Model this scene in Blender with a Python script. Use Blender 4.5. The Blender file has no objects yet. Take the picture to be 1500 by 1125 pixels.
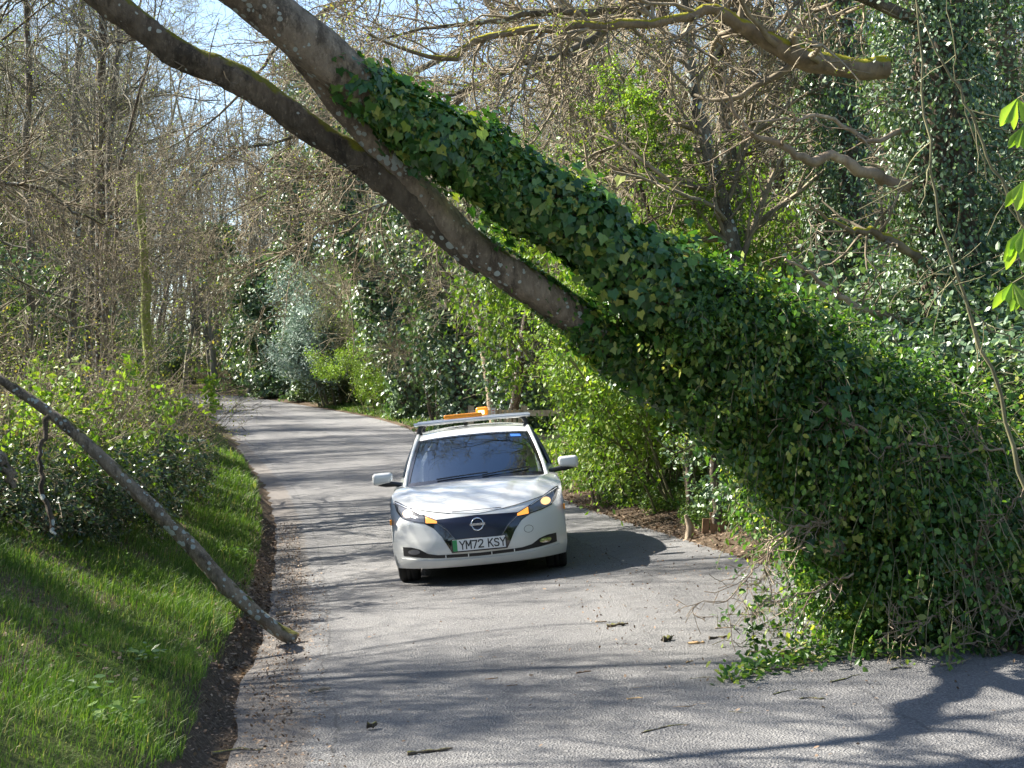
import bpy, math, random
import numpy as np
from mathutils import Vector, Matrix
R = math.radians
SC = bpy.context.scene
COL = SC.collection
rng = np.random.default_rng(7)

# ------------------------------------------------------------------ camera, sky, sun, exposure
F = 2300.0                       # focal length in photograph pixels (1500 wide)
CAMZ = 1.70
PITCH = math.atan((609 - 562.5) / F)
cam_d = bpy.data.cameras.new('camera'); cam = bpy.data.objects.new('camera', cam_d); COL.objects.link(cam)
cam.location = (0, 0, CAMZ); cam.rotation_euler = (R(90) + PITCH, 0, 0)
cam_d.sensor_width = 36; cam_d.lens = 36 * F / 1500
cam_d.clip_start = 0.05; cam_d.clip_end = 3000
SC.camera = cam
SUN_AZ, SUN_EL = R(-70), R(40)   # azimuth from +Y towards +X
w = bpy.data.worlds.new('World'); SC.world = w; w.use_nodes = True
nt = w.node_tree; bg = nt.nodes['Background']
sky = nt.nodes.new('ShaderNodeTexSky'); sky.sky_type = 'NISHITA'; sky.sun_disc = False
sky.sun_elevation = SUN_EL; sky.sun_rotation = SUN_AZ; sky.air_density = 1.0; sky.dust_density = 0.6
nt.links.new(sky.outputs[0], bg.inputs[0]); bg.inputs[1].default_value = 0.070
sd = bpy.data.lights.new('sun', 'SUN'); sd.energy = 5.0; sd.angle = R(0.5); sd.color = (1, 0.95, 0.84)
sun = bpy.data.objects.new('sun', sd); COL.objects.link(sun); sun.location = (-20, 10, 30)
SUNV = Vector((math.sin(SUN_AZ) * math.cos(SUN_EL), math.cos(SUN_AZ) * math.cos(SUN_EL), math.sin(SUN_EL)))
sun.rotation_euler = SUNV.to_track_quat('Z', 'Y').to_euler()
SC.view_settings.view_transform = 'Standard'; SC.view_settings.look = 'None'
SC.view_settings.exposure = 2.05; SC.view_settings.gamma = 1
SC.cycles.max_bounces = 6; SC.cycles.diffuse_bounces = 3; SC.cycles.glossy_bounces = 3
SC.cycles.transmission_bounces = 4; SC.cycles.transparent_max_bounces = 6
SC.cycles.use_denoising = True

# ------------------------------------------------------------------ helpers
def V(*a): return np.array(a, dtype=float)
def P(px, py, Y):
    """the point at forward distance Y seen at photograph pixel px, py"""
    x = (px - 750) / F; y = (562.5 - py) / F
    c, s = math.cos(PITCH), math.sin(PITCH)
    d = V(x, c - y * s, s + y * c)
    return V(0, 0, CAMZ) + d * (Y / d[1])

def tag(o, label=None, cat=None, group=None, kind=None):
    if label: o['label'] = label
    if cat: o['category'] = cat
    if group: o['group'] = group
    if kind: o['kind'] = kind
    return o
def empty(name, loc=(0, 0, 0), rot=(0, 0, 0)):
    o = bpy.data.objects.new(name, None); COL.objects.link(o); o.location = loc; o.rotation_euler = rot
    o.empty_display_size = 0.3
    return o
def kids(o): return list(o.children)
def copy_tree(o, parent=None, label=None):
    c = o.copy(); COL.objects.link(c); c.parent = parent
    if parent is not None: c.matrix_parent_inverse = o.matrix_parent_inverse.copy()
    for ch in CH.get(o.name, []): copy_tree(ch, c)
    if label: c['label'] = label
    return c
CH = {}
def link(o, parent=None):
    COL.objects.link(o)
    if parent is not None:
        o.parent = parent; CH.setdefault(parent.name, []).append(o)
    return o

class MB:
    """collects vertex and face arrays, builds ONE mesh"""
    def __init__(s): s.v = []; s.f = []; s.m = []; s.a = []; s.n = 0; s.sm = []
    def add(s, v, faces, mat=0, attr=None, smooth=True):
        v = np.asarray(v, dtype=np.float32).reshape(-1, 3)
        if len(v) == 0: return s
        s.v.append(v)
        s.a.append(np.full(len(v), 0.5, np.float32) if attr is None else np.asarray(attr, np.float32).reshape(-1))
        for f in (faces if isinstance(faces, list) else [faces]):
            f = np.asarray(f, dtype=np.int32)
            s.f.append(f + s.n); s.m.append(np.full(len(f), mat, np.int32)); s.sm.append(np.full(len(f), smooth, bool))
        s.n += len(v)
        return s
    def build(s, name, mats, parent=None, uv=None):
        me = bpy.data.meshes.new(name)
        v = np.concatenate(s.v); me.vertices.add(len(v)); me.vertices.foreach_set('co', v.ravel())
        tot = np.concatenate([np.full(len(f), f.shape[1], np.int32) for f in s.f])
        idx = np.concatenate([f.ravel() for f in s.f])
        st = np.concatenate([[0], np.cumsum(tot)[:-1]]).astype(np.int32)
        me.loops.add(len(idx)); me.loops.foreach_set('vertex_index', idx)
        me.polygons.add(len(tot)); me.polygons.foreach_set('loop_start', st); me.polygons.foreach_set('loop_total', tot)
        me.polygons.foreach_set('material_index', np.concatenate(s.m))
        me.polygons.foreach_set('use_smooth', np.concatenate(s.sm))
        at = me.attributes.new('rnd', 'FLOAT', 'POINT'); at.data.foreach_set('value', np.concatenate(s.a))
        if uv is not None:
            ul = me.uv_layers.new(name='UVMap'); ul.data.foreach_set('uv', np.asarray(uv, np.float32)[idx].ravel())
        for m in (mats if isinstance(mats, (list, tuple)) else [mats]): me.materials.append(m)
        me.update(calc_edges=True)
        o = bpy.data.objects.new(name, me)
        return link(o, parent)

def norm(a): return a / np.maximum(np.linalg.norm(a, axis=-1, keepdims=True), 1e-9)
def tubes(pts, rad, k=3):
    """pts (B,n,3), rad (B,n): open tubes as quads"""
    pts = np.asarray(pts, float); rad = np.asarray(rad, float)
    B, n, _ = pts.shape
    t = np.empty_like(pts); t[:, 1:-1] = pts[:, 2:] - pts[:, :-2]; t[:, 0] = pts[:, 1] - pts[:, 0]; t[:, -1] = pts[:, -1] - pts[:, -2]
    t = norm(t)
    mt = norm(pts[:, -1] - pts[:, 0])
    ref = np.where(np.abs(mt[:, 2:3]) > 0.8, V(1, 0.2, 0), V(0, 0.1, 1))[:, None, :]
    a = norm(np.cross(t, ref)); b = np.cross(t, a)
    ang = np.arange(k) * 2 * np.pi / k
    ring = a[:, :, None, :] * np.cos(ang)[None, None, :, None] + b[:, :, None, :] * np.sin(ang)[None, None, :, None]
    v = pts[:, :, None, :] + ring * rad[:, :, None, None]
    i = (np.arange(B)[:, None, None] * n + np.arange(n - 1)[None, :, None]) * k + np.arange(k)[None, None, :]
    j = (np.arange(B)[:, None, None] * n + np.arange(n - 1)[None, :, None]) * k + (np.arange(k)[None, None, :] + 1) % k
    f = np.stack([i, j, j + k, i + k], -1).reshape(-1, 4)
    return v.reshape(-1, 3), f
def capped(mb, pts, rad, k=12, mat=0, capmat=None, attr=0.5):
    pts = np.asarray(pts, float)[None]; rad = np.asarray(rad, float)[None]
    v, f = tubes(pts, rad, k)
    mb.add(v, f, mat, np.full(len(v), attr))
    n = pts.shape[1]
    for e in (0, n - 1):
        c = np.vstack([v[e * k:(e + 1) * k], pts[0, e][None]])
        i = np.arange(k); tri = np.stack([i, (i + 1) % k, np.full(k, k)], -1)
        if e == 0: tri = tri[:, ::-1]
        mb.add(c, tri, mat if capmat is None else capmat, np.full(len(c), attr), smooth=False)
def spline(ctrl, n):
    """Catmull-Rom through control rows (any width)"""
    c = np.asarray(ctrl, float); m = len(c)
    d = np.concatenate([[0], np.cumsum(np.linalg.norm(np.diff(c[:, :3], axis=0), axis=1))])
    u = np.linspace(0, d[-1], n); out = np.empty((n, c.shape[1]))
    for i, x in enumerate(u):
        k = min(max(np.searchsorted(d, x, side='right') - 1, 0), m - 2)
        t = (x - d[k]) / (d[k + 1] - d[k])
        p0, p1, p2, p3 = c[max(k - 1, 0)], c[k], c[k + 1], c[min(k + 2, m - 1)]
        out[i] = 0.5 * ((2 * p1) + (-p0 + p2) * t + (2 * p0 - 5 * p1 + 4 * p2 - p3) * t * t + (-p0 + 3 * p1 - 3 * p2 + p3) * t ** 3)
    return out
def grow(start, dirs, length, n, wander, trop, rg, droop=0.0):
    """B branches of n segments each"""
    B = len(start); p = np.empty((B, n + 1, 3)); p[:, 0] = start; d = norm(dirs)
    L = (np.asarray(length) / n)[:, None]
    for i in range(n):
        d = norm(d + rg.normal(0, wander, (B, 3)) + V(0, 0, trop - droop * i / n))
        p[:, i + 1] = p[:, i] + d * L
    return p
def children(par, prad, m, t0, t1, angle, rg):
    """m children on each parent polyline: start, direction, parent radius there, t"""
    B, n, _ = par.shape
    t = rg.uniform(t0, t1, (B, m)); x = t * (n - 1); k = np.minimum(x.astype(int), n - 2); fr = (x - k)[..., None]
    bi = np.arange(B)[:, None]
    s = par[bi, k] * (1 - fr) + par[bi, k + 1] * fr
    d = norm(par[bi, k + 1] - par[bi, k])
    r = norm(np.cross(d, rg.normal(0, 1, d.shape)))
    a = rg.normal(angle, 0.22, t.shape)[..., None]
    dr = d * np.cos(a) + r * np.sin(a)
    pr = prad[bi, k] * (1 - fr[..., 0]) + prad[bi, k + 1] * fr[..., 0]
    return s.reshape(-1, 3), dr.reshape(-1, 3), pr.reshape(-1), t.reshape(-1)
RMIN = .003
def taper(r0, r1, n): return np.asarray(r0)[:, None] + (np.asarray(r1) - np.asarray(r0))[:, None] * np.linspace(0, 1, n + 1)[None] ** 0.8

LEAF = {
 'rhomb': (V(0, -.5, 0), V(.30, 0, .06), V(0, .5, 0), V(-.30, 0, .06)),
 'oval': (V(0, -.5, 0), V(.24, -.22, .05), V(.27, .12, .06), V(0, .5, -.03), V(-.27, .12, .06), V(-.24, -.22, .05)),
 'ivy': (V(0, -.38, 0), V(.36, -.5, .03), V(.5, -.02, .07), V(.27, .12, .05), V(0, .6, -.05), V(-.27, .12, .05), V(-.5, -.02, .07), V(-.36, -.5, .03)),
 'long': (V(0, -.5, 0), V(.12, -.1, .04), V(.10, .25, .02), V(0, .5, -.06), V(-.10, .25, .02), V(-.12, -.1, .04)),
}
def leaves(mb, pos, nrm, size, shape='rhomb', rg=rng, mat=0, jitter=0.6, tip=None, attr=None):
    pos = np.asarray(pos, float); N = len(pos)
    if N == 0: return
    n = norm(norm(np.asarray(nrm, float)) + rg.normal(0, jitter, (N, 3)))
    t = (rg.normal(0, 1, (N, 3)) if tip is None else np.asarray(tip) + rg.normal(0, .45, (N, 3)))
    b = norm(t - n * np.sum(t * n, -1, keepdims=True)); a = np.cross(b, n)
    L = np.array(LEAF[shape]); K = len(L)
    sz = np.asarray(size, float) * rg.uniform(.6, 1.25, N) if np.ndim(size) == 0 else np.asarray(size)
    curl = rg.uniform(-.6, 1.5, N)
    v = pos[:, None] + sz[:, None, None] * (a[:, None] * L[None, :, 0:1] + b[:, None] * L[None, :, 1:2] + n[:, None] * (L[None, :, 2:3] * curl[:, None, None]))
    i = np.arange(N)[:, None] * K
    if K == 4: f = [i + np.array([[0, 1, 2, 3]])]
    elif K == 6: f = [i + np.array([[0, 1, 2, 3]]), i + np.array([[0, 3, 4, 5]])]
    else: f = [i + np.array([[0, 1, 2, 3]]), i + np.array([[0, 3, 4, 5]]), i + np.array([[0, 5, 6, 7]])]
    at = rg.uniform(0, 1, N) if attr is None else attr
    mb.add(v.reshape(-1, 3), f, mat, np.repeat(at, K), smooth=False)
def box(mb, c, s, mat=0, rot=None, attr=.5):
    x, y, z = np.array(s) / 2.0
    v = np.array([[i * x, j * y, k * z] for i in (-1, 1) for j in (-1, 1) for k in (-1, 1)], float)
    if rot is not None: v = v @ np.array(rot.to_3x3()).T
    v += np.array(c)
    f = np.array([[0, 1, 3, 2], [4, 6, 7, 5], [0, 4, 5, 1], [2, 3, 7, 6], [0, 2, 6, 4], [1, 5, 7, 3]])
    mb.add(v, f, mat, np.full(8, attr), smooth=False)

# ------------------------------------------------------------------ materials
def mat(name, build):
    m = bpy.data.materials.new(name); m.use_nodes = True
    t = m.node_tree; b = t.nodes['Principled BSDF']; build(t, b); return m
def N(t, kind, **kw):
    n = t.nodes.new(kind)
    for k, v in kw.items():
        if k.startswith('i_'):
            key = k[2:]; key = int(key) if key.isdigit() else key
            n.inputs[key].default_value = v
        else: setattr(n, k, v)
    return n
def ramp(t, fac, stops):
    r = t.nodes.new('ShaderNodeValToRGB'); t.links.new(fac, r.inputs[0])
    e = r.color_ramp.elements
    while len(e) < len(stops): e.new(0.5)
    for i, (p, c) in enumerate(stops):
        e[i].position = p; e[i].color = tuple(c) + (1,) if len(c) == 3 else c
    return r.outputs[0]
def mixc(t, fac, a, b, mode='MIX'):
    m = t.nodes.new('ShaderNodeMix'); m.data_type = 'RGBA'; m.blend_type = mode
    for s, x in ((m.inputs['Factor'], fac), (m.inputs['A'], a), (m.inputs['B'], b)):
        if isinstance(x, bpy.types.NodeSocket): t.links.new(x, s)
        elif isinstance(x, (int, float)): s.default_value = x
        else: s.default_value = tuple(x) + (1,) if len(x) == 3 else x
    return m.outputs['Result']
def mth(t, op, a, b=0.0):
    m = t.nodes.new('ShaderNodeMath'); m.operation = op
    for s, x in ((m.inputs[0], a), (m.inputs[1], b)):
        if isinstance(x, bpy.types.NodeSocket): t.links.new(x, s)
        else: s.default_value = x
    return m.outputs[0]
def noise(t, scale, detail=4, co=None, rough=.55):
    n = N(t, 'ShaderNodeTexNoise'); n.inputs['Scale'].default_value = scale; n.inputs['Detail'].default_value = detail
    n.inputs['Roughness'].default_value = rough
    if co is not None: t.links.new(co, n.inputs['Vector'])
    return n.outputs[0]
def bump(t, b, h, strength, dist):
    n = N(t, 'ShaderNodeBump'); n.inputs['Strength'].default_value = strength; n.inputs['Distance'].default_value = dist
    t.links.new(h, n.inputs['Height']); t.links.new(n.outputs[0], b.inputs['Normal'])
def leafmat(name, stops, rough=.4, trans=.35, spec=.5, tint=(1.15, 1.25, .45)):
    def f(t, b):
        a = N(t, 'ShaderNodeAttribute', attribute_name='rnd')
        c = ramp(t, a.outputs['Fac'], stops)
        t.links.new(c, b.inputs['Base Color']); b.inputs['Roughness'].default_value = rough
        b.inputs['Specular IOR Level'].default_value = spec
        tr = N(t, 'ShaderNodeBsdfTranslucent')
        c2 = mixc(t, 1.0, c, tint, 'MULTIPLY'); t.links.new(c2, tr.inputs[0])
        mx = N(t, 'ShaderNodeMixShader'); mx.inputs[0].default_value = trans
        t.links.new(b.outputs[0], mx.inputs[1]); t.links.new(tr.outputs[0], mx.inputs[2])
        t.links.new(mx.outputs[0], t.nodes['Material Output'].inputs[0])
    return mat(name, f)
def barkmat(name, c1, c2, scale=9, moss=0.0, lichen=0.0, bumpd=.02, mosscol=(.16, .17, .02)):
    def f(t, b):
        tc = N(t, 'ShaderNodeTexCoord').outputs['Object']
        mp = N(t, 'ShaderNodeMapping'); mp.inputs['Scale'].default_value = (1, 1, .45); t.links.new(tc, mp.inputs[0])
        n1 = noise(t, scale, 6, mp.outputs[0], .65)
        n0 = noise(t, scale * .18, 3, tc)
        c = ramp(t, n1, [(.32, c1), (.68, c2)])
        c = mixc(t, ramp(t, n0, [(.4, (0, 0, 0)), (.65, (.55, .55, .55))]), c, tuple(x * .45 for x in c2))
        if lichen:
            vo = N(t, 'ShaderNodeTexVoronoi'); vo.inputs['Scale'].default_value = scale * 1.3; t.links.new(tc, vo.inputs[0])
            msk = mth(t, 'LESS_THAN', mth(t, 'ADD', vo.outputs[0], mth(t, 'MULTIPLY', noise(t, scale * 3, 3, tc), .25)), mth(t, 'MULTIPLY', ramp(t, noise(t, scale * .22, 4, tc, .7), [(.40, (.18, .18, .18)), (.66, (1, 1, 1))]), .66))
            n2 = noise(t, scale * .45, 8, mp.outputs[0], .75); c = mixc(t, ramp(t, n2, [(.50, (0, 0, 0)), (.60, (.75, .75, .75))]), c, tuple(x * .35 for x in c2)); c = mixc(t, ramp(t, noise(t, scale * 2.6, 4, mp.outputs[0], .8), [(.55, (0, 0, 0)), (.7, (.5, .5, .5))]), c, tuple(min(1, x * 1.5) for x in c1))
            c = mixc(t, msk, c, (.42, .46, .42))
        if moss:
            g = N(t, 'ShaderNodeNewGeometry'); sx = N(t, 'ShaderNodeSeparateXYZ'); t.links.new(g.outputs['Normal'], sx.inputs[0])
            k = mth(t, 'ADD', mth(t, 'MULTIPLY', sx.outputs[2], .55), mth(t, 'MULTIPLY', noise(t, scale * .5, 5, tc), 1.0))
            c = mixc(t, ramp(t, k, [(1.02 - moss * .45, (0, 0, 0)), (1.12 - moss * .45, (1, 1, 1))]), c, mixc(t, noise(t, scale * 4, 2, tc), mosscol, tuple(x * .5 for x in mosscol)))
        t.links.new(c, b.inputs['Base Color']); b.inputs['Roughness'].default_value = .88
        b.inputs['Specular IOR Level'].default_value = .25
        if bumpd: bump(t, b, n1 if not lichen else mth(t, 'ADD', n1, noise(t, scale * 3.2, 5, mp.outputs[0], .75)), 1.0, bumpd * 1.5)
    return mat(name, f)
def plain(name, col, rough=.5, metal=0, coat=0, emit=None, estr=0, spec=.5):
    def f(t, b):
        b.inputs['Base Color'].default_value = tuple(col) + (1,); b.inputs['Roughness'].default_value = rough
        b.inputs['Metallic'].default_value = metal; b.inputs['Coat Weight'].default_value = coat; b.inputs['Coat Roughness'].default_value = .03
        b.inputs['Specular IOR Level'].default_value = spec
        if emit: b.inputs['Emission Color'].default_value = tuple(emit) + (1,); b.inputs['Emission Strength'].default_value = estr
    return mat(name, f)

M = {}
M['twig_tan'] = barkmat('twig_tan', (.38, .315, .22), (.15, .12, .08), 6, bumpd=0)
M['twig_grey'] = barkmat('twig_grey', (.32, .295, .225), (.12, .11, .08), 6, bumpd=0)
M['twig_olive'] = barkmat('twig_olive', (.25, .235, .12), (.12, .11, .065), 6, bumpd=0)
M['bark_grey'] = barkmat('bark_grey', (.25, .215, .165), (.11, .092, .068), 10, moss=.35, lichen=.4)
M['bark_brown'] = barkmat('bark_brown', (.20, .155, .11), (.08, .062, .045), 10, moss=.3, lichen=.3)
M['bark_fallen'] = barkmat('bark_fallen', (.40, .325, .235), (.19, .15, .108), 14, moss=.28, lichen=1.0, mosscol=(.14, .14, .02))
M['bark_fallen_dark'] = barkmat('bark_fallen_dark', (.23, .19, .14), (.085, .07, .052), 11, moss=.55, lichen=1.1, mosscol=(.22, .22, .02))
M['bark_mossy'] = barkmat('bark_mossy', (.30, .23, .15), (.14, .11, .075), 10, moss=.85, mosscol=(.34, .31, .02))
M['bark_dead'] = barkmat('bark_dead', (.45, .36, .26), (.22, .16, .11), 10)
M['bark_pole'] = barkmat('bark_pole', (.30, .34, .09), (.16, .18, .05), 10)
M['cut_wood'] = barkmat('cut_wood', (.62, .42, .22), (.42, .26, .12), 12, bumpd=.004)
M['ivy_near'] = leafmat('ivy_near', [(0, (.022, .075, .018)), (.5, (.046, .13, .026)), (.8, (.13, .24, .045)), (1, (.34, .36, .08))], .33, .30)
M['ivy_mass'] = leafmat('ivy_mass', [(0, (.022, .060, .014)), (.45, (.05, .125, .025)), (.75, (.16, .27, .045)), (1, (.38, .38, .10))], .36, .45)
M['ivy_wall'] = leafmat('ivy_wall', [(0, (.035, .075, .035)), (.6, (.08, .15, .065)), (1, (.20, .28, .11))], .45, .25, spec=.75)
M['leaf_fresh'] = leafmat('leaf_fresh', [(0, (.10, .19, .025)), (.5, (.17, .28, .035)), (1, (.30, .37, .06))], .5, .42)
M['leaf_mid'] = leafmat('leaf_mid', [(0, (.05, .10, .02)), (.6, (.10, .17, .03)), (1, (.22, .27, .06))], .45, .38)
M['leaf_bud'] = leafmat('leaf_bud', [(0, (.15, .19, .04)), (.7, (.28, .33, .07)), (1, (.36, .26, .10))], .6, .35)
M['leaf_dark'] = leafmat('leaf_dark', [(0, (.03, .05, .022)), (.6, (.05, .085, .04)), (.85, (.11, .17, .05)), (1, (.17, .12, .08))], .33, .2)
M['leaf_silver'] = leafmat('leaf_silver', [(0, (.16, .23, .18)), (1, (.34, .42, .36))], .5, .2, tint=(1, 1.1, .9))
M['leaf_conifer'] = leafmat('leaf_conifer', [(0, (.03, .07, .015)), (1, (.10, .16, .03))], .5, .2)
M['leaf_chestnut'] = leafmat('leaf_chestnut', [(0, (.16, .30, .03)), (1, (.30, .42, .06))], .45, .5)
M['grass'] = leafmat('grass', [(0, (.045, .095, .016)), (.55, (.092, .175, .028)), (.85, (.17, .24, .05)), (1, (.34, .29, .15))], .62, .35)
M['litter'] = leafmat('litter', [(0, (.07, .045, .03)), (.5, (.17, .11, .07)), (1, (.33, .24, .16))], .8, .1, tint=(1, .9, .7))
M['ground_leaf'] = leafmat('ground_leaf', [(0, (.05, .11, .02)), (.6, (.11, .20, .035)), (1, (.22, .30, .07))], .4, .35)

# ------------------------------------------------------------------ ground shape
def interp(x, tab):
    a = np.array(tab, float); return np.interp(x, a[:, 0], a[:, 1])
RISE = [(-30, -.1), (0, 0), (8, 0), (16, .02), (24, .15), (33, .40), (45, .66), (57, 1.0), (76, 1.9), (100, 3.2), (140, 4.2), (260, 6), (900, 12)]
BANK = [(-10, .03), (6, .04), (9, .06), (12, .085), (15, .098), (22, .098), (33, .07), (57, .04), (100, 0)]
XREF = [(0, .4), (8, .2), (15, -.3), (20, -.6), (33, -2.3), (57, -6.6), (76, -12), (100, -22)]
def zplane(X, Y):
    return interp(Y, RISE) + interp(Y, BANK) * np.clip(np.asarray(X) - interp(Y, XREF), -7, 7)
def hit(px, py):
    """where the ray of a photograph pixel meets the road plane"""
    o = V(0, 0, CAMZ); d = P(px, py, 1.0) - o
    Y = np.arange(3, 400, .02); p = o[None] + d[None] * Y[:, None]
    g = p[:, 2] - zplane(p[:, 0], p[:, 1]); k = np.argmax(g < 0)
    return p[k]
Lp = [hit(*q)[:2] for q in [(345, 1125), (362, 1010), (395, 930), (405, 860), (409, 800), (402, 745), (378, 695), (338, 645), (295, 610), (262, 588)]]
Rp = [hit(*q)[:2] for q in [(1500, 962), (1300, 890), (1130, 830), (1000, 790), (850, 742), (760, 700), (672, 655), (600, 629), (520, 607), (420, 590), (330, 579)]]
Lp = [V(-1.0, -12), V(-1.1, 0), V(-1.22, 5)] + Lp + [Lp[-1] + V(-9, 10), Lp[-1] + V(-24, 22), Lp[-1] + V(-90, 70)]
Rp = [V(6.5, -12), V(6.0, 0), V(5.0, 6)] + Rp + [Rp[-1] + V(-10, 7), Rp[-1] + V(-26, 19), Rp[-1] + V(-92, 66)]
def resamp(p, n): return spline(np.c_[np.array(p), np.zeros(len(p))], n)[:, :2]
LE = resamp(Lp, 260); RE = resamp(Rp, 260)
def dist_poly(X, Y, poly):
    p = np.stack([X.ravel(), Y.ravel()], -1); best = np.full(len(p), 1e9)
    for a, b in zip(poly[:-1], poly[1:]):
        ab = b - a; t = np.clip(((p - a) @ ab) / (ab @ ab), 0, 1)
        best = np.minimum(best, np.linalg.norm(p - a - t[:, None] * ab, axis=1))
    return best.reshape(X.shape)
def inside(X, Y):
    poly = np.vstack([LE, RE[::-1]]); x, y = X.ravel(), Y.ravel(); c = np.zeros(len(x), bool)
    for (x1, y1), (x2, y2) in zip(poly, np.roll(poly, -1, 0)):
        if y1 == y2: continue
        k = ((y1 > y) != (y2 > y)) & (x < (x2 - x1) * (y - y1) / (y2 - y1) + x1); c ^= k
    return c.reshape(X.shape)
LB = [(0, -.02), (.10, .0), (.22, .13), (.34, .26), (.5, .33), (1.0, .52), (1.8, .90), (2.6, 1.22), (4, 1.5), (7, 1.9), (20, 2.4), (80, 4)]
RB = [(0, -.01), (.25, .03), (.8, .09), (1.6, .16), (3, .32), (6, .7), (14, 1.3), (40, 2.2), (100, 4)]
def zground(X, Y, noisy=True, full=False):
    X = np.atleast_1d(np.asarray(X, float)); Y = np.atleast_1d(np.asarray(Y, float))
    dl, dr = dist_poly(X, Y, LE[::2]), dist_poly(X, Y, RE[::2]); ins = inside(X, Y)
    left = (dl < dr)
    z = zplane(X, Y)
    wob = .04 * np.sin(X * 3.1 + Y * 1.7) + .05 * np.sin(X * 1.3 - Y * 2.3 + 1) + .03 * np.sin(X * 5.3 + Y * 4.1)
    dl2 = np.maximum(dl + .035 * np.sin(Y * 2.1) + .03 * np.sin(Y * 5.3 + 1) - .03, 0)
    zl = interp(dl2, LB) + wob * np.clip(dl * 1.2 - .3, 0, 1) * .5
    zr = interp(dr, RB) + wob * np.clip(dr - .3, 0, 1) * .8
    z = z + np.where(ins, -.05 * np.clip(np.minimum(dl, dr) / .15, 0, 1), np.where(left, zl, zr))
    if full: return z, dl, dr, ins, left
    return z
def gz(x, y): return float(zground(x, y)[0])

def axis(parts):
    out = []
    for a, b, s in parts: out += list(np.arange(a, b, s))
    return np.array(out + [parts[-1][1]])
xs = axis([(-900, -200, 70), (-200, -60, 14), (-60, -24, 3), (-24, -9, .6), (-9, -4, .2), (-4, 5, .085), (5, 10, .25), (10, 24, .8), (24, 60, 4), (60, 200, 20), (200, 900, 100)])
ys = axis([(-300, -20, 40), (-20, 4, 1), (4, 7, .3), (7, 16, .1), (16, 28, .22), (28, 60, .6), (60, 110, 1.5), (110, 200, 8), (200, 1500, 100)])
GX, GY = np.meshgrid(xs, ys)
GZ, DL, DR, INS, LEFT = zground(GX, GY, full=True)
nx, ny = len(xs), len(ys)
ii = (np.arange(ny - 1)[:, None] * nx + np.arange(nx - 1)[None]).ravel()
gm = MB().add(np.stack([GX, GY, GZ], -1), np.stack([ii, ii + 1, ii + nx + 1, ii + nx], -1), 0,
              np.where(LEFT, np.clip(DL / 1.0, 0, 1) * .5, .5 + .5 * np.clip(DR / 2.5, 0, 1)))
def f_ground(t, b):
    tc = N(t, 'ShaderNodeTexCoord').outputs['Object']
    n1 = noise(t, 3.0, 8, tc, .7); n2 = noise(t, 38, 4, tc, .7); n3 = noise(t, .5, 3, tc)
    soil = ramp(t, n2, [(.3, (.035, .025, .018)), (.52, (.11, .08, .055)), (.7, (.22, .17, .12))])
    green = ramp(t, n2, [(.3, (.02, .035, .008)), (.7, (.08, .12, .02))])
    at = N(t, 'ShaderNodeAttribute', attribute_name='rnd').outputs['Fac']
    isl = mth(t, 'LESS_THAN', at, .5)
    gl = mth(t, 'MULTIPLY', isl, ramp(t, at, [(.12, (0, 0, 0)), (.24, (1, 1, 1))]))
    gr = mth(t, 'MULTIPLY', mth(t, 'SUBTRACT', 1.0, isl), mth(t, 'MULTIPLY', ramp(t, at, [(.62, (0, 0, 0)), (.8, (1, 1, 1))]), ramp(t, n1, [(.45, (0, 0, 0)), (.6, (1, 1, 1))])))
    c = mixc(t, mth(t, 'ADD', gl, gr), soil, green)
    c = mixc(t, ramp(t, n3, [(.4, (0, 0, 0)), (.7, (.4, .4, .4))]), c, (.09, .065, .045))
    t.links.new(c, b.inputs['Base Color']); b.inputs['Roughness'].default_value = .95; b.inputs['Specular IOR Level'].default_value = .1
    bump(t, b, n2, 1, .03)
M['ground'] = mat('ground', f_ground)
tag(gm.build('ground', M['ground']), kind='structure')

# road: ribbon between the two edge lines
nr, nc = 520, 34
La, Ra = resamp(Lp, nr), resamp(Rp, nr)
# pair points: for each left sample the right sample at matching station (blend of arc fraction and nearest)
sR = resamp(Rp, 2400); best = []
last = 0
for i in range(nr):
    k = int(np.argmin(np.linalg.norm(sR - La[i], axis=1))); k = max(k, last); last = k; best.append(k)
best = np.array(best, float); ker = np.ones(31) / 31; best = np.convolve(np.pad(best, 15, mode='edge'), ker, 'valid')
Rb = np.stack([np.interp(best, np.arange(2400), sR[:, j]) for j in (0, 1)], -1)
u = np.linspace(0, 1, nc)
rag = (.05 * np.sin(np.arange(nr) * 1.9) + .04 * np.sin(np.arange(nr) * .77 + 1))[:, None]
wd = np.linalg.norm(Rb - La, axis=1)[:, None]
UU = u[None] + np.where(u[None] < .5, (1 - u[None] * 2), 0) * (-.01 + rag * .3 / wd)
RX = La[:, 0:1] * (1 - UU) + Rb[:, 0:1] * UU; RY = La[:, 1:2] * (1 - UU) + Rb[:, 1:2] * UU
crown = .02 * (1 - (2 * u[None] - 1) ** 2)
RZ = zplane(RX, RY) + crown + .004
arc = np.concatenate([[0], np.cumsum(np.linalg.norm(np.diff(La, axis=0), axis=1))])
uvr = np.stack([u[None] * wd, np.repeat(arc[:, None], nc, 1)], -1).reshape(-1, 2)
ii = (np.arange(nr - 1)[:, None] * nc + np.arange(nc - 1)[None]).ravel()
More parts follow.
